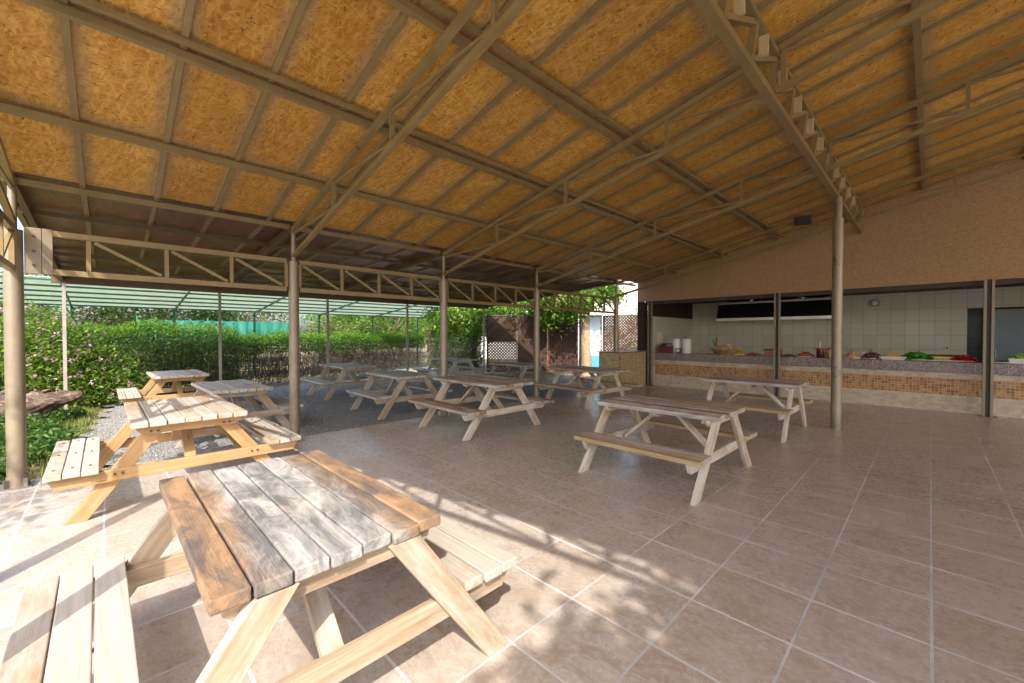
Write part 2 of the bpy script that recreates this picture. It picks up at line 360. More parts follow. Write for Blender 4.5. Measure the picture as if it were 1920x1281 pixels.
def tilefloor():
    q = NM('tan_stone_tiles'); v = q.coord(); s = q.sep(v); u = q.math('DIVIDE', s[0], .5); w = q.math('DIVIDE', s[1], .5)
    fu, fw = q.math('FLOOR', u), q.math('FLOOR', w)
    wn = q.new('ShaderNodeTexWhiteNoise'); q.l.new(q.comb(fu, fw, 1.0), wn.inputs['Vector']); rv = wn.outputs['Value']
    off = q.mapv(wn.outputs['Color'], (7, 7, 7)); vv = q.vadd(v, off)
    n1 = q.noise(q.mapv(vv, (5, 9, 5)), 1.0, 8, .68, .5); n2 = q.noise(vv, 26, 6, .7); n3 = q.noise(q.mapv(vv, (14, 22, 14), (0, 0, .3)), 1.0, 8, .75, 1.4); big = q.noise(v, .55, 4, .55)
    f = q.math('ADD', q.math('MULTIPLY', n1, .72), q.math('ADD', q.math('MULTIPLY', n2, .12), q.math('MULTIPLY', n3, .16)))
    col = q.ramp(f, [(.33, (.35, .275, .215)), (.46, (.425, .355, .295)), (.55, (.475, .415, .36)), (.64, (.56, .525, .49)), (.74, (.62, .605, .59))])
    col = q.mix(q.math('ADD', .02, q.math('MULTIPLY', rv, .42)), col, (.36, .26, .19))
    col = q.mix(q.math('MULTIPLY', q.ramp(big, [(.4, 0.0), (.7, 1.0)]), .22), col, (.52, .47, .42))
    vn = q.ramp(q.math('ABSOLUTE', q.math('SUBTRACT', q.noise(q.mapv(vv, (5, 9, 5)), 1.0, 7, .7, 1.2), .5)), [(.0, 1.0), (.035, 0.0)]); col = q.mix(q.math('MULTIPLY', vn, .35), col, (.66, .61, .56))
    du = q.math('SUBTRACT', .5, q.math('ABSOLUTE', q.math('SUBTRACT', q.math('FRACT', u), .5))); dw = q.math('SUBTRACT', .5, q.math('ABSOLUTE', q.math('SUBTRACT', q.math('FRACT', w), .5)))
    e = q.math('MULTIPLY', q.math('MINIMUM', du, dw), .5); e = q.math('ADD', e, q.math('MULTIPLY', q.math('SUBTRACT', q.noise(v, 30, 3), .5), .003))
    e2 = q.math('MULTIPLY', q.math('MINIMUM', du, q.math('MULTIPLY', dw, .84)), .5); e = q.math('ADD', e2, q.math('MULTIPLY', q.math('SUBTRACT', q.noise(v, 30, 3), .5), .002))
    g = q.ramp(q.math('DIVIDE', e, .0068), [(.75, 0.0), (1.0, 1.0)])
    gc = q.ramp(q.noise(v, 2.2, 5, .7), [(.3, (.44, .42, .40)), (.5, (.60, .59, .58)), (.7, (.72, .71, .70))])
    gc = q.mix(q.ramp(q.math('DIVIDE', q.math('SUBTRACT', dw, du), .02), [(.0, .0), (1.0, 1.0)]), gc, q.ramp(q.noise(v, 2.2, 5, .7), [(.3, (.30, .30, .31)), (.5, (.48, .48, .50)), (.7, (.64, .64, .66))]))
    col = q.mix(g, gc, col)
    q.bump(q.math('ADD', g, q.math('MULTIPLY', f, .25)), .25, .003)
    return q.fin(col, q.mix(g, (.8, .8, .8), q.ramp(q.math('ADD', n2, q.math('MULTIPLY', q.math('SUBTRACT', big, .5), .6)), [(.35, .20), (.7, .42)])), 0, .5)
M['floor'] = tilefloor()
def gravel():
    q = NM('grey_gravel'); v = q.coord(); c = q.voro(v, 42, 'F1', 'Color'); d = q.voro(v, 42); d2 = q.voro(v, 95, 'F1', 'Color')
    f = q.math('ADD', q.math('MULTIPLY', q.sep(c)[0], .55), q.math('MULTIPLY', q.sep(d2)[1], .35))
    f = q.math('ADD', f, q.math('MULTIPLY', q.noise(v, 1.2, 5, .6), .25))
    col = q.ramp(f, [(.15, (.10, .095, .09)), (.5, (.27, .26, .245)), (.95, (.50, .48, .45))])
    q.bump(q.math('SUBTRACT', 1.0, d), .9, .03); return q.fin(col, .85)
M['gravel'] = gravel()
def soil(name, a, b, c):
    q = NM(name); v = q.coord(); n = q.noise(v, .6, 6, .65); n2 = q.noise(v, 14, 6, .7)
    f = q.math('ADD', q.math('MULTIPLY', n, .6), q.math('MULTIPLY', n2, .4)); col = q.ramp(f, [(.35, a), (.5, b), (.65, c)]); q.bump(n2, .6, .03); return q.fin(col, .95)
M['ground'] = soil('dry_ground', (.09, .085, .035), (.20, .16, .08), (.34, .27, .17))
M['bounce_paving'] = soil('pale_bounce_concrete', (.38, .34, .28), (.46, .42, .35), (.54, .50, .43))
M['pine'] = wood('bleached_pine', (.54, .43, .31), (.31, .205, .12), grey=(.53, .475, .41), grey_amt=.50, stain_amt=.06, rust_amt=.24, rust=(.48, .29, .13))
M['pine_fresh'] = wood('orange_pine', (.54, .35, .18), (.38, .22, .09), grey=(.52, .45, .36), grey_amt=.30, stain_amt=.0)
M['pine_seat'] = wood('worn_pine_seat', (.50, .39, .275), (.33, .23, .14), grey=(.50, .455, .40), grey_amt=.60, stain_amt=.10)
M['top_front'] = wood('stained_tabletop', (.52, .42, .31), (.34, .23, .14), grey=(.53, .515, .49), grey_amt=.80, outer=.70, stain_amt=.80, rust_amt=.30, rust=(.40, .225, .10), stain=(.065, .07, .08), bump=.7)
M['top_grey'] = wood('grey_weathered_top', (.52, .42, .32), (.34, .25, .17), grey=(.53, .50, .46), grey_amt=.72, stain_amt=.3)
M['top_brown'] = wood('brown_weathered_top', (.46, .35, .25), (.26, .17, .11), grey=(.52, .48, .44), grey_amt=.66, stain_amt=.42, rust_amt=.10)
M['white_leg'] = wood('whitewashed_wood', (.56, .43, .28), (.36, .23, .12), grey=(.66, .61, .53), grey_amt=.66, stain_amt=.14, rust_amt=.22, rust=(.34, .19, .08))
M['yellow_seat'] = wood('yellowish_seat_wood', (.56, .42, .22), (.34, .23, .11), grey=(.50, .44, .36), grey_amt=.40, stain_amt=.12)
M['bolt'] = paint('rusty_bolt', (.16, .08, .045), .55, .4, .4)
M['bark'] = soil('tree_bark', (.10, .07, .045), (.22, .165, .11), (.38, .30, .22))
M['lf_mul'] = leafmat('mulberry_leaf', [(.035, .085, .012), (.07, .16, .02), (.14, .26, .03), (.24, .34, .05)], .45)
M['lf_hedge'] = leafmat('hedge_leaf', [(.025, .055, .015), (.05, .11, .02), (.09, .19, .025)], .35)
M['lf_hedgetop'] = leafmat('hedge_shoot', [(.06, .16, .012), (.11, .26, .02), (.20, .36, .03)], .5)
M['lf_twig'] = leafmat('brown_hedge_leaf', [(.045, .028, .026), (.075, .048, .044), (.04, .045, .02), (.15, .105, .095)], .2)
M['lf_lant'] = leafmat('lantana_leaf', [(.022, .055, .012), (.055, .13, .018), (.12, .23, .025), (.27, .34, .05)], .45)
M['lf_dark'] = leafmat('dark_tree_leaf', [(.02, .04, .012), (.045, .08, .02), (.09, .13, .03)], .3)
M['lf_olive'] = leafmat('olive_tree_leaf', [(.05, .07, .02), (.11, .14, .035), (.20, .22, .07)], .35)
M['flower'] = leafmat('pink_flower', [(.55, .22, .42), (.68, .34, .55), (.78, .50, .62)], .25)
M['grass'] = leafmat('grass_blade', [(.10, .16, .02), (.17, .24, .04), (.34, .33, .12)], .35)
M['twig'] = soil('hedge_twigs', (.035, .022, .018), (.075, .05, .042), (.13, .09, .075))
M['white'] = simple('white_glaze', (.80, .80, .78), .25, 0, .04)
M['cream'] = simple('cream_plastic', (.72, .66, .48), .4, 0, .06)
M['black'] = simple('black_enamel', (.012, .012, .013), .3, 0, .2)
M['chrome'] = simple('brushed_steel', (.62, .62, .62), .25, .9, .1)
M['darkbrown'] = wood('dark_brown_wood', (.075, .042, .028), (.035, .02, .014), grey_amt=.05, grey=(.09, .06, .045), stain_amt=0)

# ------------------------------------------------------------------ setting
RIDGE = -1.12; SL = .2145; SO = .07
def zin(x): return 4.43+SL*(x-RIDGE)            # underside of the board deck, inner slope
ZK = zin(-6.62)
def zroof(x): return zin(x) if x >= -6.62 else ZK+SO*(x+6.62)
def sheet(name, poly, z, m, kind='structure', thick=0.0):
    b = MB()
    if thick: b.prism(poly, 'z', z-thick, z)
    else: b.add([(x, y, z) for x, y in poly], [tuple(range(len(poly)))])
    o = b.build(name, m); o['kind'] = kind; return o
sheet('ground', [(-220, -220), (220, -220), (220, 220), (-220, 220)], -.09, M['ground'])
sheet('tile_floor', [(-6.83, -6.42), (10.2, -6.42), (10.2, 12.0), (-6.28, 12.0), (-6.28, 7.0), (-6.83, 7.0)], 0, M['floor'], 'structure', .12)
sheet('bounce_ground', [(-5.2, -30), (30, -30), (30, 12), (10.2, 12), (10.2, -6.42), (-5.2, -6.42)], -.03, M['bounce_paving'], 'structure', .05)  # unseen pale ground, added to bounce sunlight up to the ceiling
gp = []
for k in range(40):
    t = k/39; gp.append((-6.85-7.5*t, -5.55-.35*math.sin(t*6)*t-.25*t+.12*math.sin(k*1.7)))
gp += [(-15.5, -4), (-16.6, 0), (-19, 5), (-16, 14), (-6.85, 14)]
sheet('gravel', gp, -.028, M['gravel'])

# ------------------------------------------------------------------ pavilion
pav = thing('pavilion', 'open steel-framed pavilion with golden strand-board roof over the picnic tables', 'pavilion')
Y0, Y1 = -6.30, 5.55; YK = 6.72
def deck(name, x0, x1, y0, y1, m):
    n = 12; b = MB(); vs = []; t = .03
    for x in (x0, x1):
        for y in (y0, y1): vs += [(x, y, zroof(x)), (x, y, zroof(x)+t)]
    b.add(vs, [(0, 2, 6, 4), (1, 5, 7, 3), (0, 4, 5, 1), (2, 3, 7, 6), (0, 1, 3, 2), (4, 6, 7, 5)])
    return b.build(name, m, pav)
deck('roof_board', -6.62, 5.0, Y0, YK+.02, M['osb'])
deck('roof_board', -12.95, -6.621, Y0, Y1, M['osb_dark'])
b = MB(); b.add([(5.0, Y0, zin(5.0)), (10, Y0, zin(5)-.6), (10, 12, zin(5)-.6), (5, 12, zin(5)), (5.0, Y0, zin(5.0)+.03), (10, Y0, zin(5)-.57), (10, 12, zin(5)-.57), (5, 12, zin(5)+.03)],
               [(0, 1, 2, 3), (7, 6, 5, 4), (0, 4, 5, 1), (1, 5, 6, 2), (2, 6, 7, 3), (3, 7, 4, 0)]); b.build('roof_board', M['osb'], pav)  # unseen right-hand slope, added to block light from that side
# battens (flat strips up the slope) and purlins (along the roof)
ys = [-6.25+.61*k for k in range(22)]
for y in ys:
    if y > YK-.05: continue
    jig = random.uniform(-.012, .012)
    beam_obj('batten', (-6.6, y+jig, zin(-6.6)-.016), (4.98, y+jig, zin(4.98)-.016), .045, .03, M['frame'], pav)
    if y < Y1: beam_obj('batten', (-12.9, y+jig, zroof(-12.9)-.016), (-6.64, y+jig, zroof(-6.64)-.016), .045, .03, M['frame'], pav)
for k, x in enumerate([-6.72+1.315*i for i in range(9)]):
    if abs(x-RIDGE) < .5: continue
    z = zroof(x)-.034-.03
    beam_obj('purlin', (x, Y0-.02, z), (x, YK-.03, z), .06, .058, M['frame'], pav)
    if k in (2, 3): beam_obj('purlin', (x+.13, Y0+.02, zroof(x+.13)-.034-.018), (x+.13, YK-.03, zroof(x+.13)-.034-.018), .04, .034, M['frame'], pav)
for x in (-7.85, -9.05, -10.25, -11.45):
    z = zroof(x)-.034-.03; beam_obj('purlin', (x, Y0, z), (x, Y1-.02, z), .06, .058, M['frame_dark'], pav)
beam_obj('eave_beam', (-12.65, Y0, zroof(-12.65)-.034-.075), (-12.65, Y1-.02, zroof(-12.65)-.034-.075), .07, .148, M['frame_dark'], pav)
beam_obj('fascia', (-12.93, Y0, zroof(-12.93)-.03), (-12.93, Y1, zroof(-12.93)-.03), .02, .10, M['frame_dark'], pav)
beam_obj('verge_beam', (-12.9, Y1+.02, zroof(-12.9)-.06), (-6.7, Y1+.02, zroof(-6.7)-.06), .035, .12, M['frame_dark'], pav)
# transverse trusses
XS = [-6.62, -5.09, -3.65, -2.18, RIDGE-.09]; XR = [RIDGE+.09, .26, 1.70, 3.10, 4.50]
TY = [-6.15, -3.50, -.83, 1.85, 5.40]
def ztop(x): return zin(x)-.034-.06-.032
def ttruss(y):
    b = MB(); b.beam((-6.62, y, ztop(-6.62)), (4.6, y, ztop(4.6)), .055, .06)
    lo = lambda x: ztop(x)-.385
    b.beam((-6.62, y+.0, lo(-6.62)), (RIDGE-.06, y, lo(RIDGE-.06)), .05, .055); b.beam((RIDGE+.06, y, lo(RIDGE+.06)), (4.6, y, lo(4.6)), .05, .055)
    o = b.build('truss', M['frame'], pav)
    for X in (XS, XR):
        for i, x in enumerate(X):
            beam_obj('truss_web', (x, y, lo(x)+.028), (x, y, ztop(x)-.03), .035, .04, M['frame'], o)
            if i+1 < len(X): beam_obj('truss_web', (x+.02, y, ztop(x)-.05), (X[i+1]-.02, y, lo(X[i+1])+.035), .025, .03, M['frame'], o)
    return o
for y in TY: ttruss(y)
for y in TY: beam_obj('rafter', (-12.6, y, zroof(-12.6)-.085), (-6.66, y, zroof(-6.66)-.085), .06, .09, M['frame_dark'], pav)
# girder along the post line
LT, LB = 2.655, 2.245
def ltruss(ya, yb, n=4):
    b = MB(); b.beam((-6.62, ya, LT), (-6.62, yb, LT), .055, .062); b.beam((-6.62, ya, LB), (-6.62, yb, LB), .055, .062)
    o = b.build('eave_girder', M['frame'], pav); d = (yb-ya)/n
    for k in range(n+1):
        y = ya+d*k; beam_obj('girder_web', (-6.62, y, LB+.032), (-6.62, y, LT-.032), .038, .042, M['frame'], o)
        if k < n: beam_obj('girder_web', (-6.62, y+.05, LT-.05), (-6.62, y+d-.05, LB+.05), .03, .034, M['frame'], o)
PY = [-6.15, -3.50, -.83, 1.85, 5.40]
ltruss(-5.61, -3.60, 3); ltruss(-3.42, -.91); ltruss(-.75, 1.77); ltruss(1.93, 5.32, 6)
b = MB(); b.bb((-6.66, -6.075, LB-.03), (-6.60, -5.955, LT+.04)); gpl = b.build('gusset_plate', M['post'], pav, .003)
b = MB(); b.bb((-6.67, -5.95, LB-.03), (-6.59, -5.875, LT+.04)); b.build('gusset_plate', M['post'], pav, .003)
for z in (LT, LB): beam_obj('girder_chord', (-6.62, -5.88, z), (-6.62, -5.612, z), .053, .060, M['frame'], pav)
for z in (LB+.06, (LB+LT)/2, LT-.05): MB().cyl((-6.60, -6.01, z), (-6.588, -6.01, z), .014, .014, 6).build('bolt', M['bolt'], gpl)
# end girder, left bay of the open gable
b = MB(); b.beam((-6.54, -6.15, LT), (-4.06, -6.15, LT), .05, .06); b.beam((-6.54, -6.15, LB), (-4.06, -6.15, LB), .05, .06); eg = b.build('end_girder', M['frame'], pav)
for k in range(5):
    x = -6.54+.62*k; beam_obj('girder_web', (x, -6.15, LB+.03), (x, -6.15, LT-.03), .04, .04, M['frame'], eg)
    if k < 4: beam_obj('girder_web', (x+.03, -6.15, LT-.04), (x+.59, -6.15, LB+.04), .03, .04, M['frame'], eg)
# ridge girder (twin flat chords with webs and pale packing boards)
zb_, zt_ = ztop(RIDGE)-.40, ztop(RIDGE)-.04
b = MB()
b.beam((RIDGE-.03, Y0+.02, zb_), (RIDGE-.03, YK-.01, zb_), .075, .07)
b.beam((RIDGE+.03, Y0+.02, zt_), (RIDGE+.03, YK-.01, zt_), .06, .05)
rg = b.build('ridge_girder', M['frame'], pav)
M['paleblock'] = wood('pale_packing_wood', (.62, .50, .30), (.46, .33, .16), grey_amt=.1, stain_amt=.0)
y = Y0+.12; k = 0
while y < YK-.2:
    beam_obj('girder_web', (RIDGE-.02, y, zb_+.036), (RIDGE+.02, y, zt_-.026), .06, .06, M['frame'], rg)
    beam_obj('packing_board', (RIDGE+.03, y+.235, zb_+.155), (RIDGE+.03, y+.235, zt_-.026), .075, .03, M['paleblock'], rg, (0, 1, 0))
    beam_obj('girder_web', (RIDGE-.01, y+.03, zb_+.05), (RIDGE+.015, y+.64, zt_-.04), .05, .045, M['frame'], rg)
    y += .67
# posts
def post(x, y, z1, r, m, plate=True, ztop_=None, r2=None):
    b = MB().cyl((x, y, -.02), (x, y, z1), r, r, 24)
    o = b.build('post', m, pav)
    if ztop_: MB().cyl((x, y, z1), (x, y, ztop_), r2, r2, 20).build('post_neck', m, o)
    if plate:
        p = MB().bb((x-.11, y-.11, 0.0), (x+.11, y+.11, .012))
        for a in range(4):
            c, s_ = math.cos(a*math.pi/2+.785), math.sin(a*math.pi/2+.785)
            p.prism([(0.0, .0), (.06, .0), (.0, .11)], 'y', -.004, .004) if False else p.beam((x+c*r*.9, y+s_*r*.9, .05), (x+c*(r+.045), y+s_*(r+.045), .05), .008, .09)
        p.build('base_plate', M['steel'], o)
    return o
for y in PY: post(-6.62, y, LT+.0, .07, M['post'], True, ztop(-6.62)-.03, .032)
post(RIDGE, 3.27, 3.52, .075, M['post'], False, zb_-.04, .055)
for x in (-4.0, -1.86): post(x, -6.15, ztop(x)-.40, .065, M['post'])
for y in (-6.12, -3.46, -.81, 1.85, 5.30):
    beam_obj('thin_post', (-12.6, y, -.1), (-12.6, y, zroof(-12.65)-.18), .055, .055, M['thinpost'], pav)

for y in (-6.15, -1.5, 3.2, 8.0): post(9.7, y, zin(5)-.57, .07, M['post'])  # unseen posts added under the light-blocking right slope
# ------------------------------------------------------------------ picnic tables
def table(label, p, tm, lm, sm, beam_front=False, nb=7, seats=(1, 1), bolts=False, z0=0.0, seed=1):
    cx, cy, th, L, Wd, H, Lb, S, Bw, zb, A, Fs = p
    rnd = random.Random(seed)
    t = thing('picnic_table', label, 'picnic table', (cx, cy, z0), th, 'wooden picnic tables with attached benches')
    def boards(n, w, y0, Lx, ztop_, thick, gap):
        b = MB(); bw = (w-gap*(n-1))/n
        for k in range(n):
            yc = y0+bw/2+k*(bw+gap); e0, e1 = rnd.uniform(-.008, .008), rnd.uniform(-.008, .008)
            rot = Matrix.Rotation(rnd.uniform(-.006, .006), 3, 'X') @ Matrix.Rotation(rnd.uniform(-.003, .003), 3, 'Z')
            b.box(((e0+e1)/2, yc, ztop_-thick/2+rnd.uniform(-.003, .003)), (Lx+e1-e0, bw+rnd.uniform(-.003, .003), thick), rot)
        return b
    boards(nb, Wd, -Wd/2, L, H, .048, .008).build('tabletop', tm, t, .006)
    for i, s in enumerate((-1, 1)):
        if seats[i] and bolts:
            for k in range(3):
                for xx in (-Lb/2+.16, 0, Lb/2-.16):
                    yy = (-S if s < 0 else S-Bw)+Bw*(k+.5)/3; MB().cyl((xx+rnd.uniform(-.02, .02), yy, zb-.004), (xx, yy, zb+.0035), .011, .010, 8).build('screw', M['bolt'], t)
        if seats[i]: boards(3, Bw, -S if s < 0 else S-Bw, Lb, zb, .045, .008).build('seat', sm, t, .005)
    lt, lw = .044, .115; zt = H-.05
    for sx in (-1, 1):
        xl = sx*(A/2-(lt+.002 if beam_front else 0)); xb = sx*(A/2-(0 if beam_front else lt+.002))
        for sy in (-1, 1):
            yt = .15+.1*Wd; dy = (Fs-lw*1.25)-(yt-lw*.6); k = lw*math.hypot(dy, zt)/zt
            poly = [(sy*Fs, 0), (sy*(Fs-k), 0), (sy*(yt-k*.5), zt), (sy*(yt+k*.5), zt)]
            q = MB().prism(poly, 'x', xl-lt/2, xl+lt/2)
            # grain along the leg: rebuild in a frame whose x runs up the leg
            p0 = Vector((xl, sy*Fs, 0)); d = Vector((xl, sy*(yt+k*.5), zt)); fr = frame(p0, d, (1, 0, 0)).to_4x4(); fr.translation = p0; inv = fr.inverted()
            q.v = [tuple(inv @ Vector(v)) for v in q.v]
            lo = q.build('leg', lm, t, .004, fr)
            if bolts:
                for zz in (zb-.085, H-.10):
                    f = zz/zt; yy = sy*(Fs-k/2+(yt-Fs+k/2)*f)
                    for dd in (-.025, .025):
                        xo = max(abs(xl), abs(xb))+lt/2
                        P = inv @ Vector((sx*xo, yy+dd, zz)); D = inv.to_3x3() @ Vector((sx*.01, 0, 0))
                        MB().cyl(P-D*.5, P+D, .012, .010, 6).build('bolt', M['bolt'], lo)
        hb = .10; e = S-.015; z1 = zb-.046; pb = [(-e, z1), (e, z1), (e-.015, z1-hb*.35), (e-.05, z1-hb), (-e+.05, z1-hb), (-e+.015, z1-hb*.35)]
        fr = Matrix(((0, -1, 0, xb), (1, 0, 0, 0), (0, 0, 1, 0), (0, 0, 0, 1)))
        q = MB().prism(pb, 'y', -lt/2, lt/2); q.build('seat_beam', lm, t, .004, fr)
        c = Wd/2-.03; z2 = H-.049; pc = [(-c, z2), (c, z2), (c-.012, z2-.04), (c-.05, z2-.075), (-c+.05, z2-.075), (-c+.012, z2-.04)]
        fr = Matrix(((0, -1, 0, xb), (1, 0, 0, 0), (0, 0, 1, 0), (0, 0, 0, 1)))
        MB().prism(pc, 'y', -lt/2, lt/2).build('top_cleat', lm, t, .004, fr)
        beam_obj('brace', (sx*.10, 0, H-.075), (xb-sx*.055, 0, zb-.125), .085, .038, lm, t, (0, 0, 1), .004)
    c = Wd/2-.03; fr = Matrix(((0, -1, 0, 0), (1, 0, 0, 0), (0, 0, 1, 0), (0, 0, 0, 1)))
    MB().prism([(-c, H-.049), (c, H-.049), (c-.05, H-.10), (-c+.05, H-.10)], 'y', -.05, .05).build('top_cleat', lm, t, .004, fr)
    return t
#          cx     cy     th    L     W    H    Lb    S    Bw    zb    A     Fs
TB = [
 ('sunlit picnic table nearest the camera, its top blotched rust brown, white and grey', (-2.22, -4.845, .012, 1.44, .83, .785, 1.44, .885, .335, .425, 1.40, .83), 'top_front', 'pine', 'pine_seat', False, 7, False, 0),
 ('sunlit pale pine picnic table beside the left grey post, crossed by a post shadow', (-5.68, -4.90, .01, 1.62, .87, .80, 1.56, .95, .318, .452, 1.40, .85), 'pine_seat', 'pine_fresh', 'pine_seat', True, 7, True, 0),
 ('shaded grey-topped picnic table on gravel directly behind the sunlit pine table', (-8.15, -4.03, .03, 1.65, .80, .78, 1.60, .86, .31, .44, 1.35, .80), 'top_grey', 'pine_seat', 'top_grey', True, 7, False, -.03),
 ('picnic table at the far left of the gravel, close to the pink-flowered shrub', (-11.45, -4.42, .01, 1.65, .90, .79, 1.70, .93, .31, .45, 1.35, .82), 'top_grey', 'pine_fresh', 'pine_seat', True, 7, True, -.03),
 ('picnic table on gravel in front of the bare-stemmed hedge, left of the other gravel tables', (-11.02, -.905, -.01, 1.70, .85, .80, 1.66, .94, .31, .45, 1.33, .82), 'top_grey', 'pine_seat', 'top_grey', True, 7, False, -.02),
 ('pale pine picnic table standing on gravel right at the edge of the tiles', (-7.92, -1.065, -.04, 1.54, .81, .785, 1.50, .85, .33, .435, 1.36, .79), 'top_grey', 'pine_seat', 'top_grey', False, 7, False, -.02),
 ('weathered brown picnic table with whitewashed legs astride the second steel post', (-5.43, -.90, -.015, 1.75, .80, .805, 1.75, .91, .30, .453, 1.32, .85), 'top_brown', 'white_leg', 'top_brown', True, 7, False, .01),
 ('bluish grey picnic table far back on the gravel by the leafy tree', (-11.37, 2.80, -.04, 1.74, .88, .79, 1.74, .97, .30, .45, 1.33, .82), 'top_grey', 'top_grey', 'top_grey', False, 7, False, .0),
 ('small weathered picnic table in front of the dark lattice fence, behind the third post', (-8.55, 3.08, -.035, 1.56, .85, .755, 1.66, .90, .30, .45, 1.30, .78), 'top_brown', 'top_brown', 'top_brown', False, 7, False, -.01),
 ('long weathered picnic table beside the tiled brick pedestal', (-5.66, 2.50, -.08, 1.78, .88, .795, 1.84, .90, .325, .432, 1.31, .76), 'top_brown', 'white_leg', 'yellow_seat', True, 7, False, .01),
 ('whitewashed picnic table alone on the tiles in the middle of the floor', (-2.175, -.785, -.008, 1.41, .80, .772, 1.41, .855, .326, .424, 1.275, .855), 'top_brown', 'white_leg', 'yellow_seat', False, 7, False, -.01),
 ('dark-topped picnic table nearest the food counter', (-2.11, 2.38, -.002, 1.40, .78, .81, 1.35, .826, .302, .46, 1.17, .81), 'top_brown', 'white_leg', 'yellow_seat', False, 7, False, 0),
]
for i, (lab, p, a, l_, s_, bf, nb, bo, z0) in enumerate(TB): table(lab, p, M[a], M[l_], M[s_], bf, nb, (1, 1), bo, z0, i+3)

#@@NEXT@@
# ------------------------------------------------------------------ kitchen building
M['walltile'] = gridmat('cream_wall_tiles', (0, 2), .2865, .371, (.5, .5, .5), .0055, [(0, (.66, .63, .53)), (1, (.74, .71, .61))], .28, (-.6325+2.865*2, -2.303+3.71), gcol=(.22, .20, .16))
M['sidetile'] = gridmat('cream_side_tiles', (1, 2), .30, .371, (.5, .5, .5), .0055, [(0, (.60, .585, .50)), (1, (.66, .64, .55))], .28, (0, -2.303+3.71), gcol=(.26, .24, .2))
M['darktile'] = gridmat('dark_grey_tiles', (0, 2), .5, .30, (.5, .5, .5), .006, [(0, (.10, .115, .12)), (1, (.14, .155, .16))], .3, gcol=(.03, .03, .03))
MOS = [(.1, (.13, .05, .018)), (.35, (.30, .125, .03)), (.55, (.46, .22, .05)), (.75, (.55, .31, .10)), (.95, (.42, .19, .05))]
M['mosaic'] = gridmat('amber_mosaic', (0, 2), .056, .056, None, .006, MOS, .35, gcol=(.52, .44, .32), patch=.55)
M['beige'] = gridmat('beige_travertine_bricks', (0, 2), .10, .05, None, .003, [(0, (.50, .40, .28)), (.5, (.60, .51, .38)), (1, (.66, .59, .47))], .6, brick=True, gcol=(.48, .40, .29))
M['pedtile'] = gridmat('ochre_pedestal_tiles', (1, 2), .085, .06, None, .008, [(.1, (.26, .14, .05)), (.5, (.44, .27, .10)), (.9, (.55, .38, .18))], .5, gcol=(.62, .54, .40), patch=.4)
M['pedtilef'] = gridmat('ochre_pedestal_tiles_front', (0, 2), .10, .05, None, .003, [(0, (.46, .30, .13)), (.5, (.56, .42, .22)), (1, (.62, .50, .30))], .5, brick=True, gcol=(.55, .47, .34))
def granite():
    q = NM('speckled_granite'); v = q.coord(); a = q.sep(q.voro(v, 95, 'F1', 'Color'))[0]; n = q.noise(v, 40, 5, .7)
    f = q.math('ADD', q.math('MULTIPLY', a, .6), q.math('MULTIPLY', n, .4)); col = q.ramp(f, [(.2, (.05, .04, .04)), (.42, (.17, .135, .125)), (.6, (.29, .225, .20)), (.85, (.46, .40, .37))]); return q.fin(col, .25)
M['granite'] = granite()
M['column'] = paint('dark_steel_column_paint', (.26, .22, .17), .4, .35, .3)
M['darkpanel'] = simple('dark_ceiling_board', (.06, .045, .035), .7, 0, .3, 5)
M['greydoor'] = simple('blue_grey_door_steel', (.21, .25, .29), .45, .2, .06, 3)
kit = thing('kitchen_building', 'open-fronted kitchen with cream tiled walls under a chipboard gable', 'kitchen', (0, 0, 0))
YB = 10.10; ZC = 2.74
b = MB(); b.bb((-6.25, YB, -.05), (.63, YB+.12, ZC)); b.bb((.63, YB, 2.26), (2.4, YB+.12, ZC)); b.bb((2.4, YB, -.05), (5.0, YB+.12, ZC)); b.build('back_wall', M['walltile'], kit)
b = MB(); b.bb((-6.40, 6.98, -.05), (-6.25, YB+.12, 2.18)); b.build('side_wall', M['sidetile'], kit)
b = MB(); b.bb((-6.38, 6.98, 2.18), (-6.26, YB+.12, ZC)); b.build('side_panel', M['darkbrown'], kit)
b = MB(); b.bb((5.002, 6.80, -.05), (5.14, 11.6, ZC)); b.build('side_wall', M['sidetile'], kit)
b = MB(); b.bb((-6.40, 6.78, ZC), (5.14, 11.6, ZC+.06)); b.build('ceiling', M['darkpanel'], kit)
b = MB(); b.bb((.2, 11.3, -.05), (2.9, 11.42, ZC)); b.bb((.2, YB+.12, -.05), (.3, 11.3, ZC)); b.bb((2.8, YB+.12, -.05), (2.9, 11.3, ZC)); b.build('store_wall', M['darktile'], kit)
b = MB(); b.bb((.98, YB+.30, 0), (1.03, YB+.36, 2.22)); b.bb((2.12, YB+.30, 0), (2.17, YB+.36, 2.22)); b.bb((.98, YB+.30, 2.17), (2.17, YB+.36, 2.22)); b.build('door_frame', M['column'], kit)
dr = MB().bb((1.03, YB+.31, .02), (2.12, YB+.35, 2.17)).build('door', M['greydoor'], kit); MB().cyl((1.12, YB+.27, 1.02), (1.12, YB+.27, 1.22), .012).build('handle', M['chrome'], dr)
xL, xR = -6.66, 5.0
b = MB(); b.prism([(xL, 2.645), (xR, 2.645), (xR, zin(xR)+.02), (xL, zin(xL)+.02)], 'y', 6.735, 6.775); b.build('gable_panel', M['osbwall'], kit)
b = MB(); b.bb((-6.4, 6.78, 2.55), (5.0, 6.86, 2.735)); b.build('lintel', M['darkpanel'], kit)
b = MB(); b.bb((-6.64, 6.70, -.05), (-6.42, 6.96, 2.64)); b.build('corner_pier', M['darkbrown'], kit)
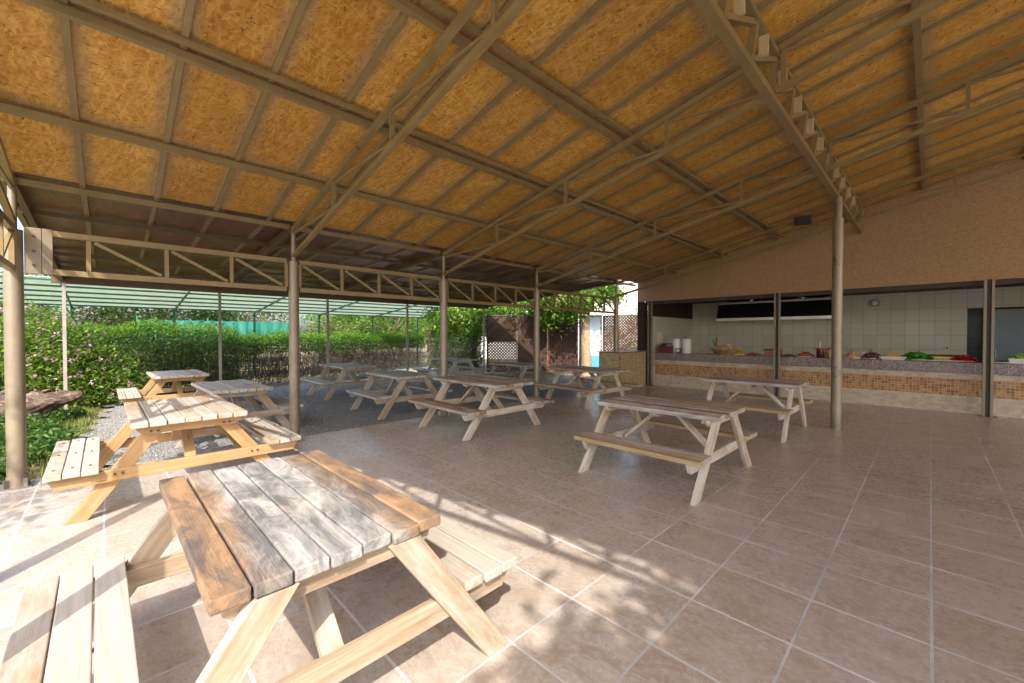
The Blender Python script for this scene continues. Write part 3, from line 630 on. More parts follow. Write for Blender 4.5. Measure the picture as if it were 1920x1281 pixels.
def column(x, y):
    o = MB()
    for d in (-.05, .05): o.bb((x+d-.020, y-.03, 0), (x+d+.020, y+.03, 2.645))
    c = o.build('column', M['column'], kit, .003); MB().bb((x-.0295, y-.008, 0), (x+.0295, y+.03, 2.64)).build('column_core', M['darkpanel'], c)
    MB().bb((x-.12, y-.06, 0.0), (x+.12, y+.06, .014)).build('base_plate', M['bolt'], c)
for x, y in ((.76, 6.60), (-2.74, 6.62), (-6.19, 6.68)): column(x, y)
ct = thing('food_counter', 'long serving counter with granite top and amber mosaic band', 'counter')
CT = 1.02; YF = 6.86
MB().bb((-6.10, YF-.04, .80), (5.0, YF+.68, CT)).build('granite_top', M['granite'], ct, .006)
MB().bb((-6.10, YF-.012, .685), (5.0, YF+.60, .798)).build('trim', M['beige'], ct)
MB().bb((-6.10, YF, .345), (5.0, YF+.60, .684)).build('mosaic_band', M['mosaic'], ct)
MB().bb((-6.10, YF-.008, 0), (5.0, YF+.60, .344)).build('base', M['beige'], ct)
MB().bb((-6.235, YF-.03, 0), (-6.105, YF+.62, CT-.01)).build('end_pilaster', M['beige'], ct, .004)
pd = thing('brick_pedestal', 'ochre tiled brick pedestal with a flat stone cap at the counter end', 'pedestal', (-6.7, 5.9, 0))
MB().bb((-.36, -.74, -.05), (.37, .78, 1.05)).build('body', M['pedtile'], pd); MB().bb((-.36, -.752, -.05), (.30, -.741, 1.045)).build('front_facing', M['pedtilef'], pd)
MB().bb((-.42, -.80, 1.051), (.40, .79, 1.085)).build('cap', M['granite'], pd, .006)
# extractor hood
hd = thing('extractor_hood', 'long black extractor hood with steel edges over the back counter', 'extractor hood', (-3.48, YB, 0))
MB().prism([(-.005, 2.14), (-.92, 2.14), (-.74, 2.60), (-.005, 2.60)], 'x', -1.60, 1.56).build('canopy', M['black'], hd)
b = MB(); b.bb((-1.62, -.935, 2.045), (.53, -.005, 2.139)); b.bb((.54, -.935, 2.045), (1.58, -.005, 2.139)); b.build('lip', M['chrome'], hd, .004)
MB().bb((-1.58, -.75, 2.601), (1.54, -.005, 2.66)).build('top_strip', M['chrome'], hd)
for x in (-.7, .7): MB().cyl((x, -.4, 2.66), (x, -.4, ZC), .12, .12, 18).build('duct', M['chrome'], hd)
wl = thing('wall_lamp', 'round steel bulkhead lamp on the tiled kitchen wall', 'wall lamp', (-1.14, YB, 2.50))
b = MB(); b.bb((-.10, -.06, -.10), (.10, -.004, .02)); b.cyl((0, -.004, .0), (0, -.07, .0), .105, .095, 20); b.build('housing', M['steel'], wl, .006)
MB().ball((0, -.07, -.01), .075, 14, 8, (1, .6, 1)).build('glass', M['white'], wl)
so_ = thing('wall_socket', 'small cream socket low on the tiled kitchen wall', 'socket', (.29, YB, 1.235)); MB().bb((-.055, -.02, -.045), (.055, -.002, .045)).build('plate', M['cream'], so_, .005); MB().cyl((0, -.021, 0), (0, -.026, 0), .028, .028, 14).build('outlet', M['steel'], so_)
sp = thing('switch_panel', 'tall cream switch cover on the kitchen side wall', 'switch panel', (-6.25, 7.42, 1.49)); MB().bb((.002, -.15, -.19), (.03, .15, .19)).build('plate', M['cream'], sp, .006); MB().bb((.031, -.04, -.05), (.038, .04, .05)).build('switch', M['white'], sp)
fl = thing('floodlight', 'black floodlight hanging under the roof near the chipboard gable', 'floodlight', (-1.98, 5.28, 4.06), .3)
MB().bb((-.15, -.06, -.10), (.15, .06, .08)).build('housing', M['black'], fl, .01); MB().bb((-.13, -.075, -.085), (.13, -.061, .065)).build('glass', simple('dark_lamp_glass', (.05, .05, .055), .08), fl)
b = MB(); b.bb((-.17, -.012, -.01), (-.155, .012, .15)); b.bb((.155, -.012, -.01), (.17, .012, .15)); b.bb((-.17, -.012, .15), (.17, .012, .165)); b.bb((-.012, -.012, .165), (.012, .012, .23)); b.build('bracket', M['steel'], fl)

# ------------------------------------------------------------------ things on the counter
def food_mat(name, c, var=.3, rough=.55): return simple(name, c, rough, 0, var, 24)
F = dict(bread=food_mat('bread_crust', (.52, .34, .19)), wicker=wood('wicker', (.42, .24, .09), (.22, .11, .035), grey_amt=0, stain_amt=0), yellow=food_mat('yellow_food', (.70, .46, .05)),
 orange=food_mat('orange_food', (.50, .18, .04)), pastry=food_mat('pastry', (.56, .33, .14)), meat=food_mat('brown_meat', (.13, .055, .03)), lettuce=food_mat('lettuce', (.10, .30, .03), .4),
 red=food_mat('red_food', (.42, .03, .025), .3, .35), olive=food_mat('dark_olives', (.05, .04, .03), .4, .3), lime=food_mat('lime', (.22, .42, .03), .3, .4), terracotta=food_mat('terracotta', (.38, .15, .085), .2),
 purple=food_mat('purple_juice', (.07, .015, .03), .2, .15), peach=food_mat('peach_juice', (.70, .46, .27), .1, .2), redlid=food_mat('red_lid', (.45, .03, .04), .1, .4), brass=simple('brass', (.50, .37, .08), .3, .8, .15),
 wine=food_mat('dark_red_wood', (.16, .04, .025), .25), blue=food_mat('blue_cloth', (.20, .27, .45), .2), green=food_mat('green_leaf', (.05, .35, .05), .3), stick=food_mat('amber_stick', (.30, .17, .03), .5))
def heap_mesh(w, d, h, shape, r, n, seed):
    rd = random.Random(seed); b = MB()
    for k in range(n):
        a = rd.uniform(0, 6.283); q = math.sqrt(rd.random()); x, y = math.cos(a)*q*w/2, math.sin(a)*q*d/2; z = h*max(0, 1-q**1.5)*rd.uniform(.75, 1)+r*.5
        if shape == 'ball': b.ball((x, y, z), r*rd.uniform(.8, 1.15), 8, 5, (1, 1, .85))
        elif shape == 'stick':
            t = rd.uniform(0, 3.14); l = r*2.2; b.cyl((x-math.cos(t)*l, y-math.sin(t)*l, z), (x+math.cos(t)*l, y+math.sin(t)*l, z+rd.uniform(-.3, .3)*r), r*.55, r*.45, 6)
        elif shape == 'slice': b.box((x, y, z), (r*2.6, r*2.0, r*.6), Matrix.Rotation(rd.uniform(0, 3), 3, 'Z') @ Matrix.Rotation(rd.uniform(-.5, .5), 3, 'X'))
        else:
            m_ = Matrix.Rotation(rd.uniform(0, 6), 3, 'Z') @ Matrix.Rotation(rd.uniform(-.8, .8), 3, 'X'); vs = [m_ @ Vector(p)+Vector((x, y, z)) for p in ((-r*1.5, 0, 0), (0, -r, r*.4), (r*1.6, 0, r*.1), (0, r, r*.4), (0, 0, -r*.1))]
            b.add(vs, [(0, 1, 4), (1, 2, 4), (2, 3, 4), (3, 0, 4)])
    core = MB
    b.lathe((0, 0, 0), [(.001, 0), (w*.47, 0), (w*.40, h*.35), (w*.22, h*.72), (.002, h*.9)], 16, False) if abs(w-d) < .15*w else b.ball((0, 0, 0), 1, 12, 8, (w*.44, d*.44, h*.8))
    return b
def heap(name, label, x, y, z, w, d, h, shape, r, n, m, picks=0):
    o = heap_mesh(w, d, h, shape, r, n, int(abs(x)*100)).build(name, m); o.location = (x, y, z); tag(o, label, 'food')
    if picks:
        b = MB(); rd = random.Random(3)
        for k in range(picks): xx = rd.uniform(-.05, .05); b.cyl((xx, rd.uniform(-.04, .04), h*.7), (xx*1.6, 0, h+.07), .004, .003, 5)
        b.build('toothpicks', M['darkbrown'], o)
    return o
def plate(label, x, y, w, d, m=None, h=.022):
    b = MB(); r = 1
    n = 28; vs = []; fs = []
    for s, z in ((.62, 0), (.70, 0), (1.0, h), (.985, h+.006), (.66, .008)):
        for k in range(n):
            a = 2*math.pi*k/n; ca, sa = math.cos(a), math.sin(a); e = 1.0/max(abs(ca), abs(sa))**.55; vs.append((ca*e*s*w/2*.86, sa*e*s*d/2*.86, z))
    for i in range(4):
        for k in range(n): fs.append((i*n+k, i*n+(k+1) % n, (i+1)*n+(k+1) % n, (i+1)*n+k))
    b.add(vs, fs, True); b.add(vs[4*n:], [tuple(range(n))]); b.add(vs[:n], [tuple(range(n-1, -1, -1))])
    o = b.build('plate', m or M['white']); o.location = (x, y, CT+.001); return tag(o, label, 'plate', 'plates and trays on the counter')
def bowl(label, x, y, w, d, h):
    b = MB(); o_, i_ = 1.0, .93
    def ring(s, z, ww, dd): return [(-ww/2*s, -dd/2*s, z), (ww/2*s, -dd/2*s, z), (ww/2*s, dd/2*s, z), (-ww/2*s, dd/2*s, z)]
    vs = ring(.78, 0, w, d)+ring(1, h, w, d)+ring(.93, h, w, d)+ring(.72, .012, w, d); fs = [(3, 2, 1, 0)]
    for i in range(3):
        for k in range(4): fs.append((i*4+k, i*4+(k+1) % 4, (i+1)*4+(k+1) % 4, (i+1)*4+k))
    fs.append((12, 13, 14, 15)); b.add(vs, fs); o = b.build('bowl', M['white'], None, .006); o.location = (x, y, CT+.001); return tag(o, label, 'bowl')
YI = 7.10
# crate with folded blue cloth
cr = thing('wooden_crate', 'dark red wooden crate with blue cloth at the left end of the counter', 'crate', (-5.86, YI+.06, CT))
b = MB(); b.bb((-.20, -.15, 0), (.20, .15, .02)); b.prism([(-.15, .02), (.15, .02), (.15, .30), (-.15, .20)], 'x', -.20, -.18); b.prism([(-.15, .02), (.15, .02), (.15, .30), (-.15, .20)], 'x', .18, .20); b.bb((-.18, -.15, .02), (.18, -.13, .20)); b.bb((-.18, .13, .02), (.18, .15, .30)); b.build('box', F['wine'], cr, .004)
o = MB().ball((0, 0, 0), 1, 12, 8, (.13, .10, .09)).build('folded_cloth', F['blue']); o.location = (-5.80, YI+.06, CT+.19); tag(o, 'bundle of blue cloth in the dark red crate', 'cloth')
for i, x in enumerate((-5.60, -5.29)):
    d = thing('drum', ['white cylindrical drum beside the dark red crate', 'white cylindrical drum, the one nearer the bread basket'][i], 'drum', (x, YI+.17, CT), 0, 'white drums on the counter')
    MB().lathe((0, 0, 0), [(.128, 0), (.135, .01), (.135, .40), (.13, .41)], 24).build('body', M['white'], d); MB().lathe((0, 0, .411), [(.138, 0), (.138, .025), (.12, .035), (.001, .037)], 24).build('lid', M['white'], d)
ck = thing('table_clock', 'small dark holder with a round white face before the white drums', 'clock', (-5.45, YI-.05, CT)); MB().bb((-.07, -.03, 0), (.07, .03, .155)).build('case', F['wine'], ck, .008); MB().cyl((-.0, -.031, .085), (0, -.036, .085), .052, .052, 20).build('face', M['white'], ck)
tp = thing('arched_tap', 'arched grey tap rising behind the white drums', 'tap', (-5.50, YI+.38, CT)); pts = [(0, 0, 0), (0, 0, .42)]+[(.07-.07*math.cos(a), 0, .42+.09*math.sin(a)) for a in (.5, 1.0, 1.57, 2.1, 2.7, 3.14)]; MB().tube(pts, [.012]*len(pts), 10).build('spout', M['steel'], tp); MB().cyl((0, 0, 0), (0, 0, .03), .03).build('base', M['steel'], tp)
def ony_(px, y=YI):
    dx = (px-960)/FPX; s_, c_ = math.sin(-YAW), math.cos(-YAW); X = s_+c_*dx; Y = c_-s_*dx; return CAMLOC.x+X*(y-CAMLOC.y)/Y
x = ony_(1358); bk = thing('bread_basket', 'brown wicker basket on the counter, piled with bread', 'basket', (x, YI+.05, CT))
b = MB()
for k in range(7): r = .20+.012*k; b.tube([(math.cos(a)*r*1.3, math.sin(a)*r*.8, .012+.022*k) for a in np.linspace(0, 6.283, 25)], [.013]*25, 6, False)
for k in range(22): a = 6.283*k/22; b.beam((math.cos(a)*.2*1.3, math.sin(a)*.2*.8, 0), (math.cos(a)*.275*1.3, math.sin(a)*.275*.8, .16), .014, .008)
b.bb((-.2, -.13, 0), (.2, .13, .012)); b.build('weave', F['wicker'], bk)
heap('bread_pile', 'heaped bread slices in the wicker basket', x, YI+.05, CT+.12, .62, .38, .15, 'slice', .05, 60, F['bread'])
x = ony_(1343, YI+.25); st = thing('decorated_stick', 'tall amber stick with a green leaf behind the bread basket', 'decoration', (x, YI+.25, CT)); MB().tube([(0, 0, 0), (.0, 0, .25), (.01, 0, .45), (.0, 0, .52)], [.02, .022, .03, .015], 8, True, True, .15).build('stem', F['stick'], st); b = MB(); b.add([(0, -.02, .22), (-.06, -.03, .34), (-.10, -.02, .42), (-.03, -.02, .30)], [(0, 1, 2, 3)]); b.tube([(0, -.02, .2), (-.04, -.02, .3), (-.10, -.02, .44)], [.03, .028, .006], 7); b.build('leaf', F['green'], st)
def P(px, w, d, lab, m=None): plate(lab, ony_(px), YI, w, d, m)
P(1385, .46, .30, 'white plate under the yellow chips'); heap('chip_heap', 'heap of yellow chips beside the bread basket', ony_(1385), YI, CT+.014, .34, .24, .10, 'chip', .035, 90, F['yellow'])
P(1415, .42, .30, 'steel tray of orange salad between yellow chips and terracotta box', M['chrome']); heap('salad_heap', 'low heap of orange salad in a steel tray', ony_(1413), YI, CT+.014, .32, .22, .05, 'chip', .025, 80, F['orange'])
x = ony_(1449); bx = thing('terracotta_box', 'terracotta box with a brown lid beside the steel column', 'box', (x, YI+.03, CT)); MB().bb((-.18, -.11, 0), (.18, .11, .15)).build('body', F['terracotta'], bx, .006); MB().bb((-.19, -.12, .151), (.19, .12, .185)).build('lid', F['wine'], bx, .006)
P(1480, .40, .28, 'steel tray of dark relish just right of the steel column', M['chrome']); heap('relish_heap', 'low dark relish heap in a steel tray', ony_(1479), YI, CT+.014, .28, .20, .035, 'chip', .022, 70, F['olive'])
P(1511, .42, .30, 'white plate under the orange fried pieces'); heap('fried_heap', 'heap of orange fried pieces on a white plate', ony_(1511), YI, CT+.014, .34, .25, .11, 'chip', .03, 110, F['orange'])
def jug(px, lab, juice, rr=.075):
    j = thing('juice_jug', lab, 'jug', (ony_(px, YI-.06), YI-.06, CT), 0, 'juice jugs with red lids'); MB().lathe((0, 0, 0), [(rr*.85, 0), (rr, .02), (rr*1.05, .20), (rr*1.05, .21)], 20).build('body', juice, j); MB().lathe((0, 0, .211), [(rr*1.35, 0), (rr*1.4, .015), (rr*.5, .03), (.002, .034)], 20).build('lid', F['redlid'], j)
    b = MB(); b.tube([(0, 0, .24), (0, 0, .36)], [.009, .009], 8); b.ball((0, 0, .37), .016); b.build('handle', M['white'], j)
    MB().bb((-rr*1.75, -.012, .212), (-rr*1.2, .012, .225)).build('grip', F['redlid'], j)
jug(1538, 'dark purple juice jug with red lid left of the round post', F['purple']); jug(1559.5, 'peach juice jug with red lid half behind the round post', F['peach'])
x = ony_(1549); bt = thing('sauce_bottle', 'small orange sauce bottle between the two juice jugs', 'bottle', (x, YI, CT)); MB().lathe((0, 0, 0), [(.036, 0), (.038, .01), (.038, .12), (.015, .16), (.015, .19)], 16).build('body', F['orange'], bt); MB().lathe((0, 0, .191), [(.02, 0), (.02, .035), (.001, .037)], 12).build('cap', F['redlid'], bt)
P(1597, .44, .30, 'white plate under the pastry rolls'); heap('pastry_heap', 'pyramid of pastry rolls right of the round post', ony_(1597), YI, CT+.014, .36, .26, .14, 'ball', .035, 60, F['pastry'], 4)
x = ony_(1619, YI+.12); cp = thing('white_cup', 'stack of white cups between pastry rolls and brown meatballs', 'cup', (x, YI+.12, CT)); MB().lathe((0, 0, 0), [(.04, 0), (.055, .15), (.05, .15), (.036, .01)], 18, False).build('body', M['white'], cp); MB().lathe((0, 0, .151), [(.056, 0), (.056, .012), (.001, .013)], 18).build('rim', M['white'], cp)
P(1636, .44, .30, 'white plate under the brown meatballs'); heap('meatball_heap', 'pyramid of dark brown meatballs', ony_(1636), YI, CT+.014, .36, .26, .15, 'stick', .022, 90, F['meat'], 5)
bowl('white rectangular bowl of lemon wedges', ony_(1675), YI, .46, .30, .075); heap('lemon_heap', 'yellow lemon wedges in the white rectangular bowl', ony_(1675), YI, CT+.05, .40, .24, .07, 'ball', .035, 50, F['yellow'])
x = ony_(1760); o = plate('long white platter under lettuce and red salad', x, YI, 1.20, .34); 
heap('lettuce_heap', 'big heap of green lettuce on the long platter', ony_(1718), YI, CT+.014, .50, .30, .14, 'chip', .05, 150, F['lettuce'])
heap('tomato_heap', 'heap of red peppers at the right end of the long platter', ony_(1808), YI, CT+.014, .36, .26, .11, 'chip', .035, 120, F['red'])
heap('cucumber_slices', 'pale cucumber slices between lettuce and red peppers', ony_(1768), YI, CT+.014, .30, .24, .025, 'slice', .022, 46, food_mat('cucumber', (.45, .55, .33)))
x = ony_(1774, YI+.28); bs = thing('brass_lid', 'long brass-coloured lid standing behind the cucumber slices', 'lid', (x, YI+.28, CT)); MB().prism([(-.10, 0), (.10, 0), (.10, .09), (.06, .135), (-.06, .135), (-.10, .09)], 'x', -.34, .34).build('cover', F['brass'], bs, .008); MB().bb((-.36, -.12, 0), (.36, .12, .012)).build('rim', F['brass'], bs)
x = ony_(1880); plate('white tray of dark olives beside the right steel column', x, YI-.02, .40, .30); heap('olive_heap', 'spread of dark olives on the white tray', x, YI-.02, CT+.014, .32, .22, .03, 'ball', .013, 110, F['olive'])
x = ony_(1914); bowl('white bowl of limes at the right edge', x, YI, .34, .28, .10); heap('lime_heap', 'bright green limes heaped in the white bowl', x, YI, CT+.07, .30, .24, .10, 'ball', .035, 46, F['lime'])
# ------------------------------------------------------------------ garden
def scatter(n, fx, fy, fz):
    return np.stack([fx(n), fy(n), fz(n)], 1)
U = RNG.uniform
# hedges: a = along
def hedge(label, pts, h, thick, dens_top, leafy, seed):
    """pts: polyline of the hedge centre; leafy: fraction of green low down"""
    t = thing('hedge', label, 'hedge', (0, 0, 0), 0, 'clipped hedges behind the gravel')
    pts = [np.array(p, float) for p in pts]; seg = [np.linalg.norm(pts[i+1]-pts[i]) for i in range(len(pts)-1)]; tot = sum(seg)
    def at(s):
        out = np.empty((len(s), 2)); nrm = np.empty((len(s), 2)); acc = 0
        for i, L in enumerate(seg):
            m_ = (s >= acc) & (s <= acc+L+1e-6); d = (pts[i+1]-pts[i])/L
            out[m_] = pts[i]+d*(s[m_]-acc)[:, None]; nrm[m_] = [-d[1], d[0]]; acc += L
        return out, nrm
    def cloud(n, z0, z1, shell=.5):
        s = U(0, tot, n); c, nr = at(s); w = U(-1, 1, n); e = U(size=n) < shell; w[e] = np.sign(w[e])*U(.75, 1.05, e.sum())
        z = U(z0, z1, n); bump = .09*np.sin(s*2.3+seed)+.06*np.sin(s*5.1)+RNG.normal(size=n)*.03
        ww = thick/2*(1-.25*np.clip((z-h*.8)/(h*.2), 0, 1))
        p = np.empty((n, 3)); p[:, :2] = c+nr*(w*ww+bump*.5)[:, None]; p[:, 2] = z*(1+bump*.35*(z/h))
        return p
    A = int(tot*dens_top)
    leaves('green_growth', cloud(A, h*.66, h*1.0, .55), .065, M['lf_hedge'], t)
    leaves('top_shoots', cloud(int(A*.55), h*.90, h*1.10, .2), .06, M['lf_hedgetop'], t, .0)
    nl = int(tot*dens_top*leafy); 
    if nl: leaves('low_growth', cloud(nl, .02, h*.72, .7), .07, M['lf_hedge'], t)
    leaves('brown_leaves', cloud(int(tot*dens_top*.85), .08, h*.85, .5), .05, M['lf_twig'], t)
    n = int(tot*330); a = cloud(n, 0.0, h*.5, .5); b_ = a+np.stack([RNG.normal(size=n)*.09, RNG.normal(size=n)*.09, U(.18, .5, n)], 1); sticks('twigs', a, b_, U(.004, .009, n), M['twig'], t)
    return t
hedge('dense dark green stretch of hedge beside the pink-flowered shrub', [(-15.1, -7.4), (-14.6, -4.6), (-14.45, -2.75)], 1.72, .9, 1500, 1.3, 1)
hedge('bare-stemmed hedge with a thin green top behind the gravel', [(-14.45, -2.75), (-15.6, .2), (-17.6, 3.6), (-17.9, 5.6)], 1.50, .9, 1500, .10, 4)
hedge('leafy hedge corner beside the dark lattice fence', [(-17.4, 6.2), (-15.3, 6.0), (-14.0, 6.2)], 1.75, 1.0, 1500, 1.2, 7)
# lantana shrub
la = thing('lantana_shrub', 'sprawling shrub covered in small pink flowers at the left', 'shrub', (0, 0, 0))
P_ = []
for cx, cy, rx, ry, rz in ((-13.9, -6.9, .9, 1.0, 2.25), (-14.6, -6.4, .6, .7, 2.2), (-13.6, -6.3, .6, .5, 1.95), (-13.7, -6.0, .8, .8, 1.75), (-13.6, -5.2, .7, .7, 1.35), (-13.9, -7.9, .9, .9, 1.7), (-13.2, -5.6, .5, .6, .8)):
    n = int(2400*rz*rx); d = RNG.normal(size=(n, 3)); d[:, 2] = np.abs(d[:, 2]); d /= np.linalg.norm(d, axis=1)[:, None]; rr = U(.6, 1.06, n)[:, None]; P_.append(np.array([cx, cy, .02])+d*np.array([rx, ry, rz])*rr+RNG.normal(size=(n, 3))*.05)
LP = np.concatenate(P_); leaves('foliage', LP, .085, M['lf_lant'], la)
sel = LP[(LP[:, 0] > -14.1) & (RNG.uniform(size=len(LP)) < .022)]; fl_ = np.concatenate([sel+np.array([.08, .0, .04])+RNG.normal(size=sel.shape)*.022 for _ in range(7)]); leaves('flowers', fl_, .045, M['flower'], la, 1.2, .9)
# ground cover and grass
n = 5200; x = U(-11.8, -7.0, n); y = -5.95-U(0, 1, n)**1.3*2.2+.16*np.sin(x*2)-.1*(x > -8.5); k = y > -8.4; gcv = leaves('ground_cover', np.stack([x, y, U(.01, .22, n)*(.5+.5*np.sin(x*3)**2)], 1)[k], .085, M['lf_hedge']); tag(gcv, 'low dark green ground cover around the driftwood log', 'ground cover', None, 'stuff')
def grass(n, x0, x1, y0, y1, h, m):
    x = U(x0, x1, n*2); y = U(y0, y1, n*2); fx_ = np.minimum((x-x0)/(x1-x0), (x1-x)/(x1-x0))*4; fy_ = np.minimum((y-y0)/(y1-y0), (y1-y)/(y1-y0))*4; pr = np.minimum(fx_, fy_)*(.55+.45*np.sin(x*5.3+np.sin(y*7)*1.5)*np.cos(y*6.1)); k_ = U(0, 1, n*2) < pr; x, y = x[k_], y[k_]; n = len(x); hh = h*U(.4, 1.2, n); a = U(0, 6.283, n); w = .007; le = U(.1, .6, n)*hh
    V = np.empty((n, 3, 3)); V[:, 0] = np.stack([x-w*np.sin(a), y+w*np.cos(a), np.full(n, -.06)], 1); V[:, 1] = np.stack([x+w*np.sin(a), y-w*np.cos(a), np.full(n, -.06)], 1); V[:, 2] = np.stack([x+np.cos(a)*le, y+np.sin(a)*le, hh-.05], 1)
    return V
V = np.concatenate([grass(9000, -13.3, -9.4, -6.9, -5.6, .12, 0), grass(4000, -9.5, -6.9, -7.6, -5.9, .14, 0), grass(1600, -7.1, -6.5, -6.9, -6.35, .22, 0), grass(2200, -12.5, -9.5, 5.4, 7.8, .2, 0), grass(5000, -20, -13, -14, -5, .25, 0)]).reshape(-1, 3)
gr = rawmesh('grass', V, np.arange(len(V)), 3, M['grass']); tag(gr, 'patchy sunlit grass along the left edge of the gravel', 'grass', None, 'stuff')
# driftwood log
q = NM('driftwood'); v = q.coord(); a_ = q.mapv(v, (1, 1, 1), (0, 0, R_(-45))); g_ = q.noise(q.mapv(a_, (2.5, 26, 26)), 1.0, 8, .7, 1.2); bg = q.noise(v, 5, 5, .65, .5); f_ = q.math('ADD', q.math('MULTIPLY', g_, .65), q.math('MULTIPLY', bg, .35)); q.bump(f_, 1.0, .05); M['drift'] = q.fin(q.ramp(f_, [(.36, (.022, .013, .009)), (.46, (.085, .052, .034)), (.56, (.19, .135, .095)), (.68, (.33, .27, .22))]), .85)
lg = thing('driftwood_log', 'gnarled grey driftwood log lying beside the left grey post', 'log', (-11.4, -6.5, 0))
b = MB(); q_ = [(-.95, -.95, .12, .42), (-.62, -.64, .17, .40), (-.36, -.38, .20, .36), (-.12, -.14, .26, .31), (.08, .06, .30, .25), (.24, .24, .36, .19), (.38, .39, .42, .13), (.50, .50, .46, .095), (.62, .62, .50, .07), (.70, .70, .52, .03)]
pts = [Vector(p[:3]) for p in q_]; pp = []; rr_ = []
for i in range(len(q_)-1):
    for f in (0, .34, .67):
        pp.append(pts[i].lerp(pts[i+1], f)+Vector((random.uniform(-.02, .02), random.uniform(-.02, .02), random.uniform(-.02, .02)))); rr_.append((q_[i][3]*(1-f)+q_[i+1][3]*f)*random.uniform(.92, 1.08))
NK = 40; vs = []; fs = []
for i, p in enumerate(pp):
    t_ = (pp[min(i+1, len(pp)-1)]-pp[max(i-1, 0)]).normalized(); u_ = t_.cross(Vector((0, 0, 1))).normalized(); w_ = u_.cross(t_)
    for k in range(NK):
        a = 2*math.pi*k/NK; s_ = i*.11; gro = .10*math.sin(a*5+s_*2.1+.8*math.sin(s_*3))+.07*math.sin(a*11-s_*3.0+math.sin(s_*5))+.05*math.sin(a*17+s_*6)+.06*math.sin(i*.9+a*2); r_ = rr_[i]*(1+gro-.22*max(0, math.cos(a-1.9+.4*math.sin(s_*2)))**6)
        vs.append(p+(u_*math.cos(a)+w_*math.sin(a))*r_)
for i in range(len(pp)-1):
    for k in range(NK): fs.append((i*NK+k, i*NK+(k+1) % NK, (i+1)*NK+(k+1) % NK, (i+1)*NK+k))
fs.append(tuple(range(NK))); fs.append(tuple(range(len(vs)-1, len(vs)-NK-1, -1)))
b.add(vs, fs, True); b.build('trunk', M['drift'], lg)
for p0, p1, p2, r in (((-.3, -.3, .42), (-.12, -.18, .62), (-.02, -.1, .74), .075), ((.05, .02, .42), (.22, .2, .56), (.27, .28, .60), .05), ((-.7, -.7, .42), (-.55, -.5, .72), (-.5, -.48, .92), .08), ((-.2, -.05, .2), (.1, .05, .12), (.3, .1, .0), .09), ((-.6, -.5, .45), (-.3, -.25, .60), (-.15, -.05, .62), .06)):
    MB().tube([p0, Vector(p0).lerp(Vector(p1), .5)+Vector((.015, .02, -.02)), p1, p2], [r, r*.85, r*.65, r*.25], 12, True, True, .12).build('branch_stub', M['drift'], lg)
# trees
tree('mulberry_tree', 'leafy mulberry tree with a slim trunk behind the hedge corner', (-15.2, 6.9, 0), 2.1, .14, (.1, .2, 2.45), (2.3, 2.2, 1.0), 100, 90, .22, .17, M['lf_mul'], M['bark'], 'garden trees near the lattice fence')
tree('mulberry_tree', 'stout pale-trunked tree in front of the blue door panel', (-9.62, 8.12, -.05), 2.55, .19, (-.75, -.6, 3.15), (1.6, 1.5, .85), 80, 90, .20, .15, M['lf_mul'], simple('pale_bark', (.42, .30, .19), .85, 0, .3, 12), 'garden trees near the lattice fence', 7)
P_ = blob_points((-10.75, 7.2, 2.25), (.55, .5, .35), 16, 60, .13); P_ = np.concatenate([P_, blob_points((-11.9, 7.1, 2.72), (1.25, 1.1, .38), 30, 60, .14), blob_points((-9.0, 8.7, 3.35), (.7, .7, .5), 26, 60, .15)]); o = leaves('hanging_leaves', P_, .15, M['lf_mul']); o.parent = bpy.data.objects['mulberry_tree.001']; o.matrix_parent_inverse = Matrix.Translation((9.62, -8.12, .05))
# canopy of the car park
M['greenpaint'] = paint('green_metal_paint', (.035, .20, .10), .45, .15)
def sheetmat():
    q = NM('translucent_white_sheet'); v = q.coord(); s = q.sep(v); w = q.math('SINE', q.math('MULTIPLY', s[1], 40.0)); q.bump(w, .4, .01); q.fin((.74, .77, .71), .5)
    tr = q.new('ShaderNodeBsdfTranslucent'); tr.inputs[0].default_value = (.74, .80, .70, 1); mx = q.new('ShaderNodeMixShader'); mx.inputs[0].default_value = .5; q.l.new(q.p.outputs[0], mx.inputs[1]); q.l.new(tr.outputs[0], mx.inputs[2]); q.l.new(mx.outputs[0], q.out.inputs[0]); return q.m
M['sheet'] = sheetmat()
cn = thing('shade_canopy', 'long white sheet canopy on green posts beyond the hedge', 'canopy')
cx0, cx1, cy0, cy1 = -20.0, -15.6, -13.0, 7.2
cz = lambda x: 2.62+(x-cx0)*.095
b = MB(); b.add([(cx0-.2, cy0, cz(cx0-.2)), (cx1, cy0, cz(cx1)), (cx1, cy1, cz(cx1)), (cx0-.2, cy1, cz(cx0-.2))], [(0, 1, 2, 3)])
o = b.build('roof_sheet', M['sheet'], cn); sd = o.modifiers.new('solid', 'SOLIDIFY'); sd.thickness = .012
for k in range(6):
    x = cx0+.02+k*(cx1-cx0-.1)/5; beam_obj('purlin', (x, cy0, cz(x)-.05), (x, cy1, cz(x)-.05), .04, .05, M['greenpaint'], cn)
for k in range(8):
    y = -11.55+2.61*k
    beam_obj('rafter', (cx0, y, cz(cx0)-.13), (cx1, y, cz(cx1)-.13), .04, .05, M['greenpaint'], cn)
    MB().cyl((cx0+.1, y, -.1), (cx0+.1, y, cz(cx0)-.12), .045, .045, 12).build('post', M['greenpaint'], cn)
    for j in range(7):
        xx = cx0+.3+j*.62; beam_obj('lattice_rod', (xx, y, cz(xx)-.13), (xx+.31, y, cz(xx)-.03), .015, .015, M['greenpaint'], cn) if j % 2 == 0 else None
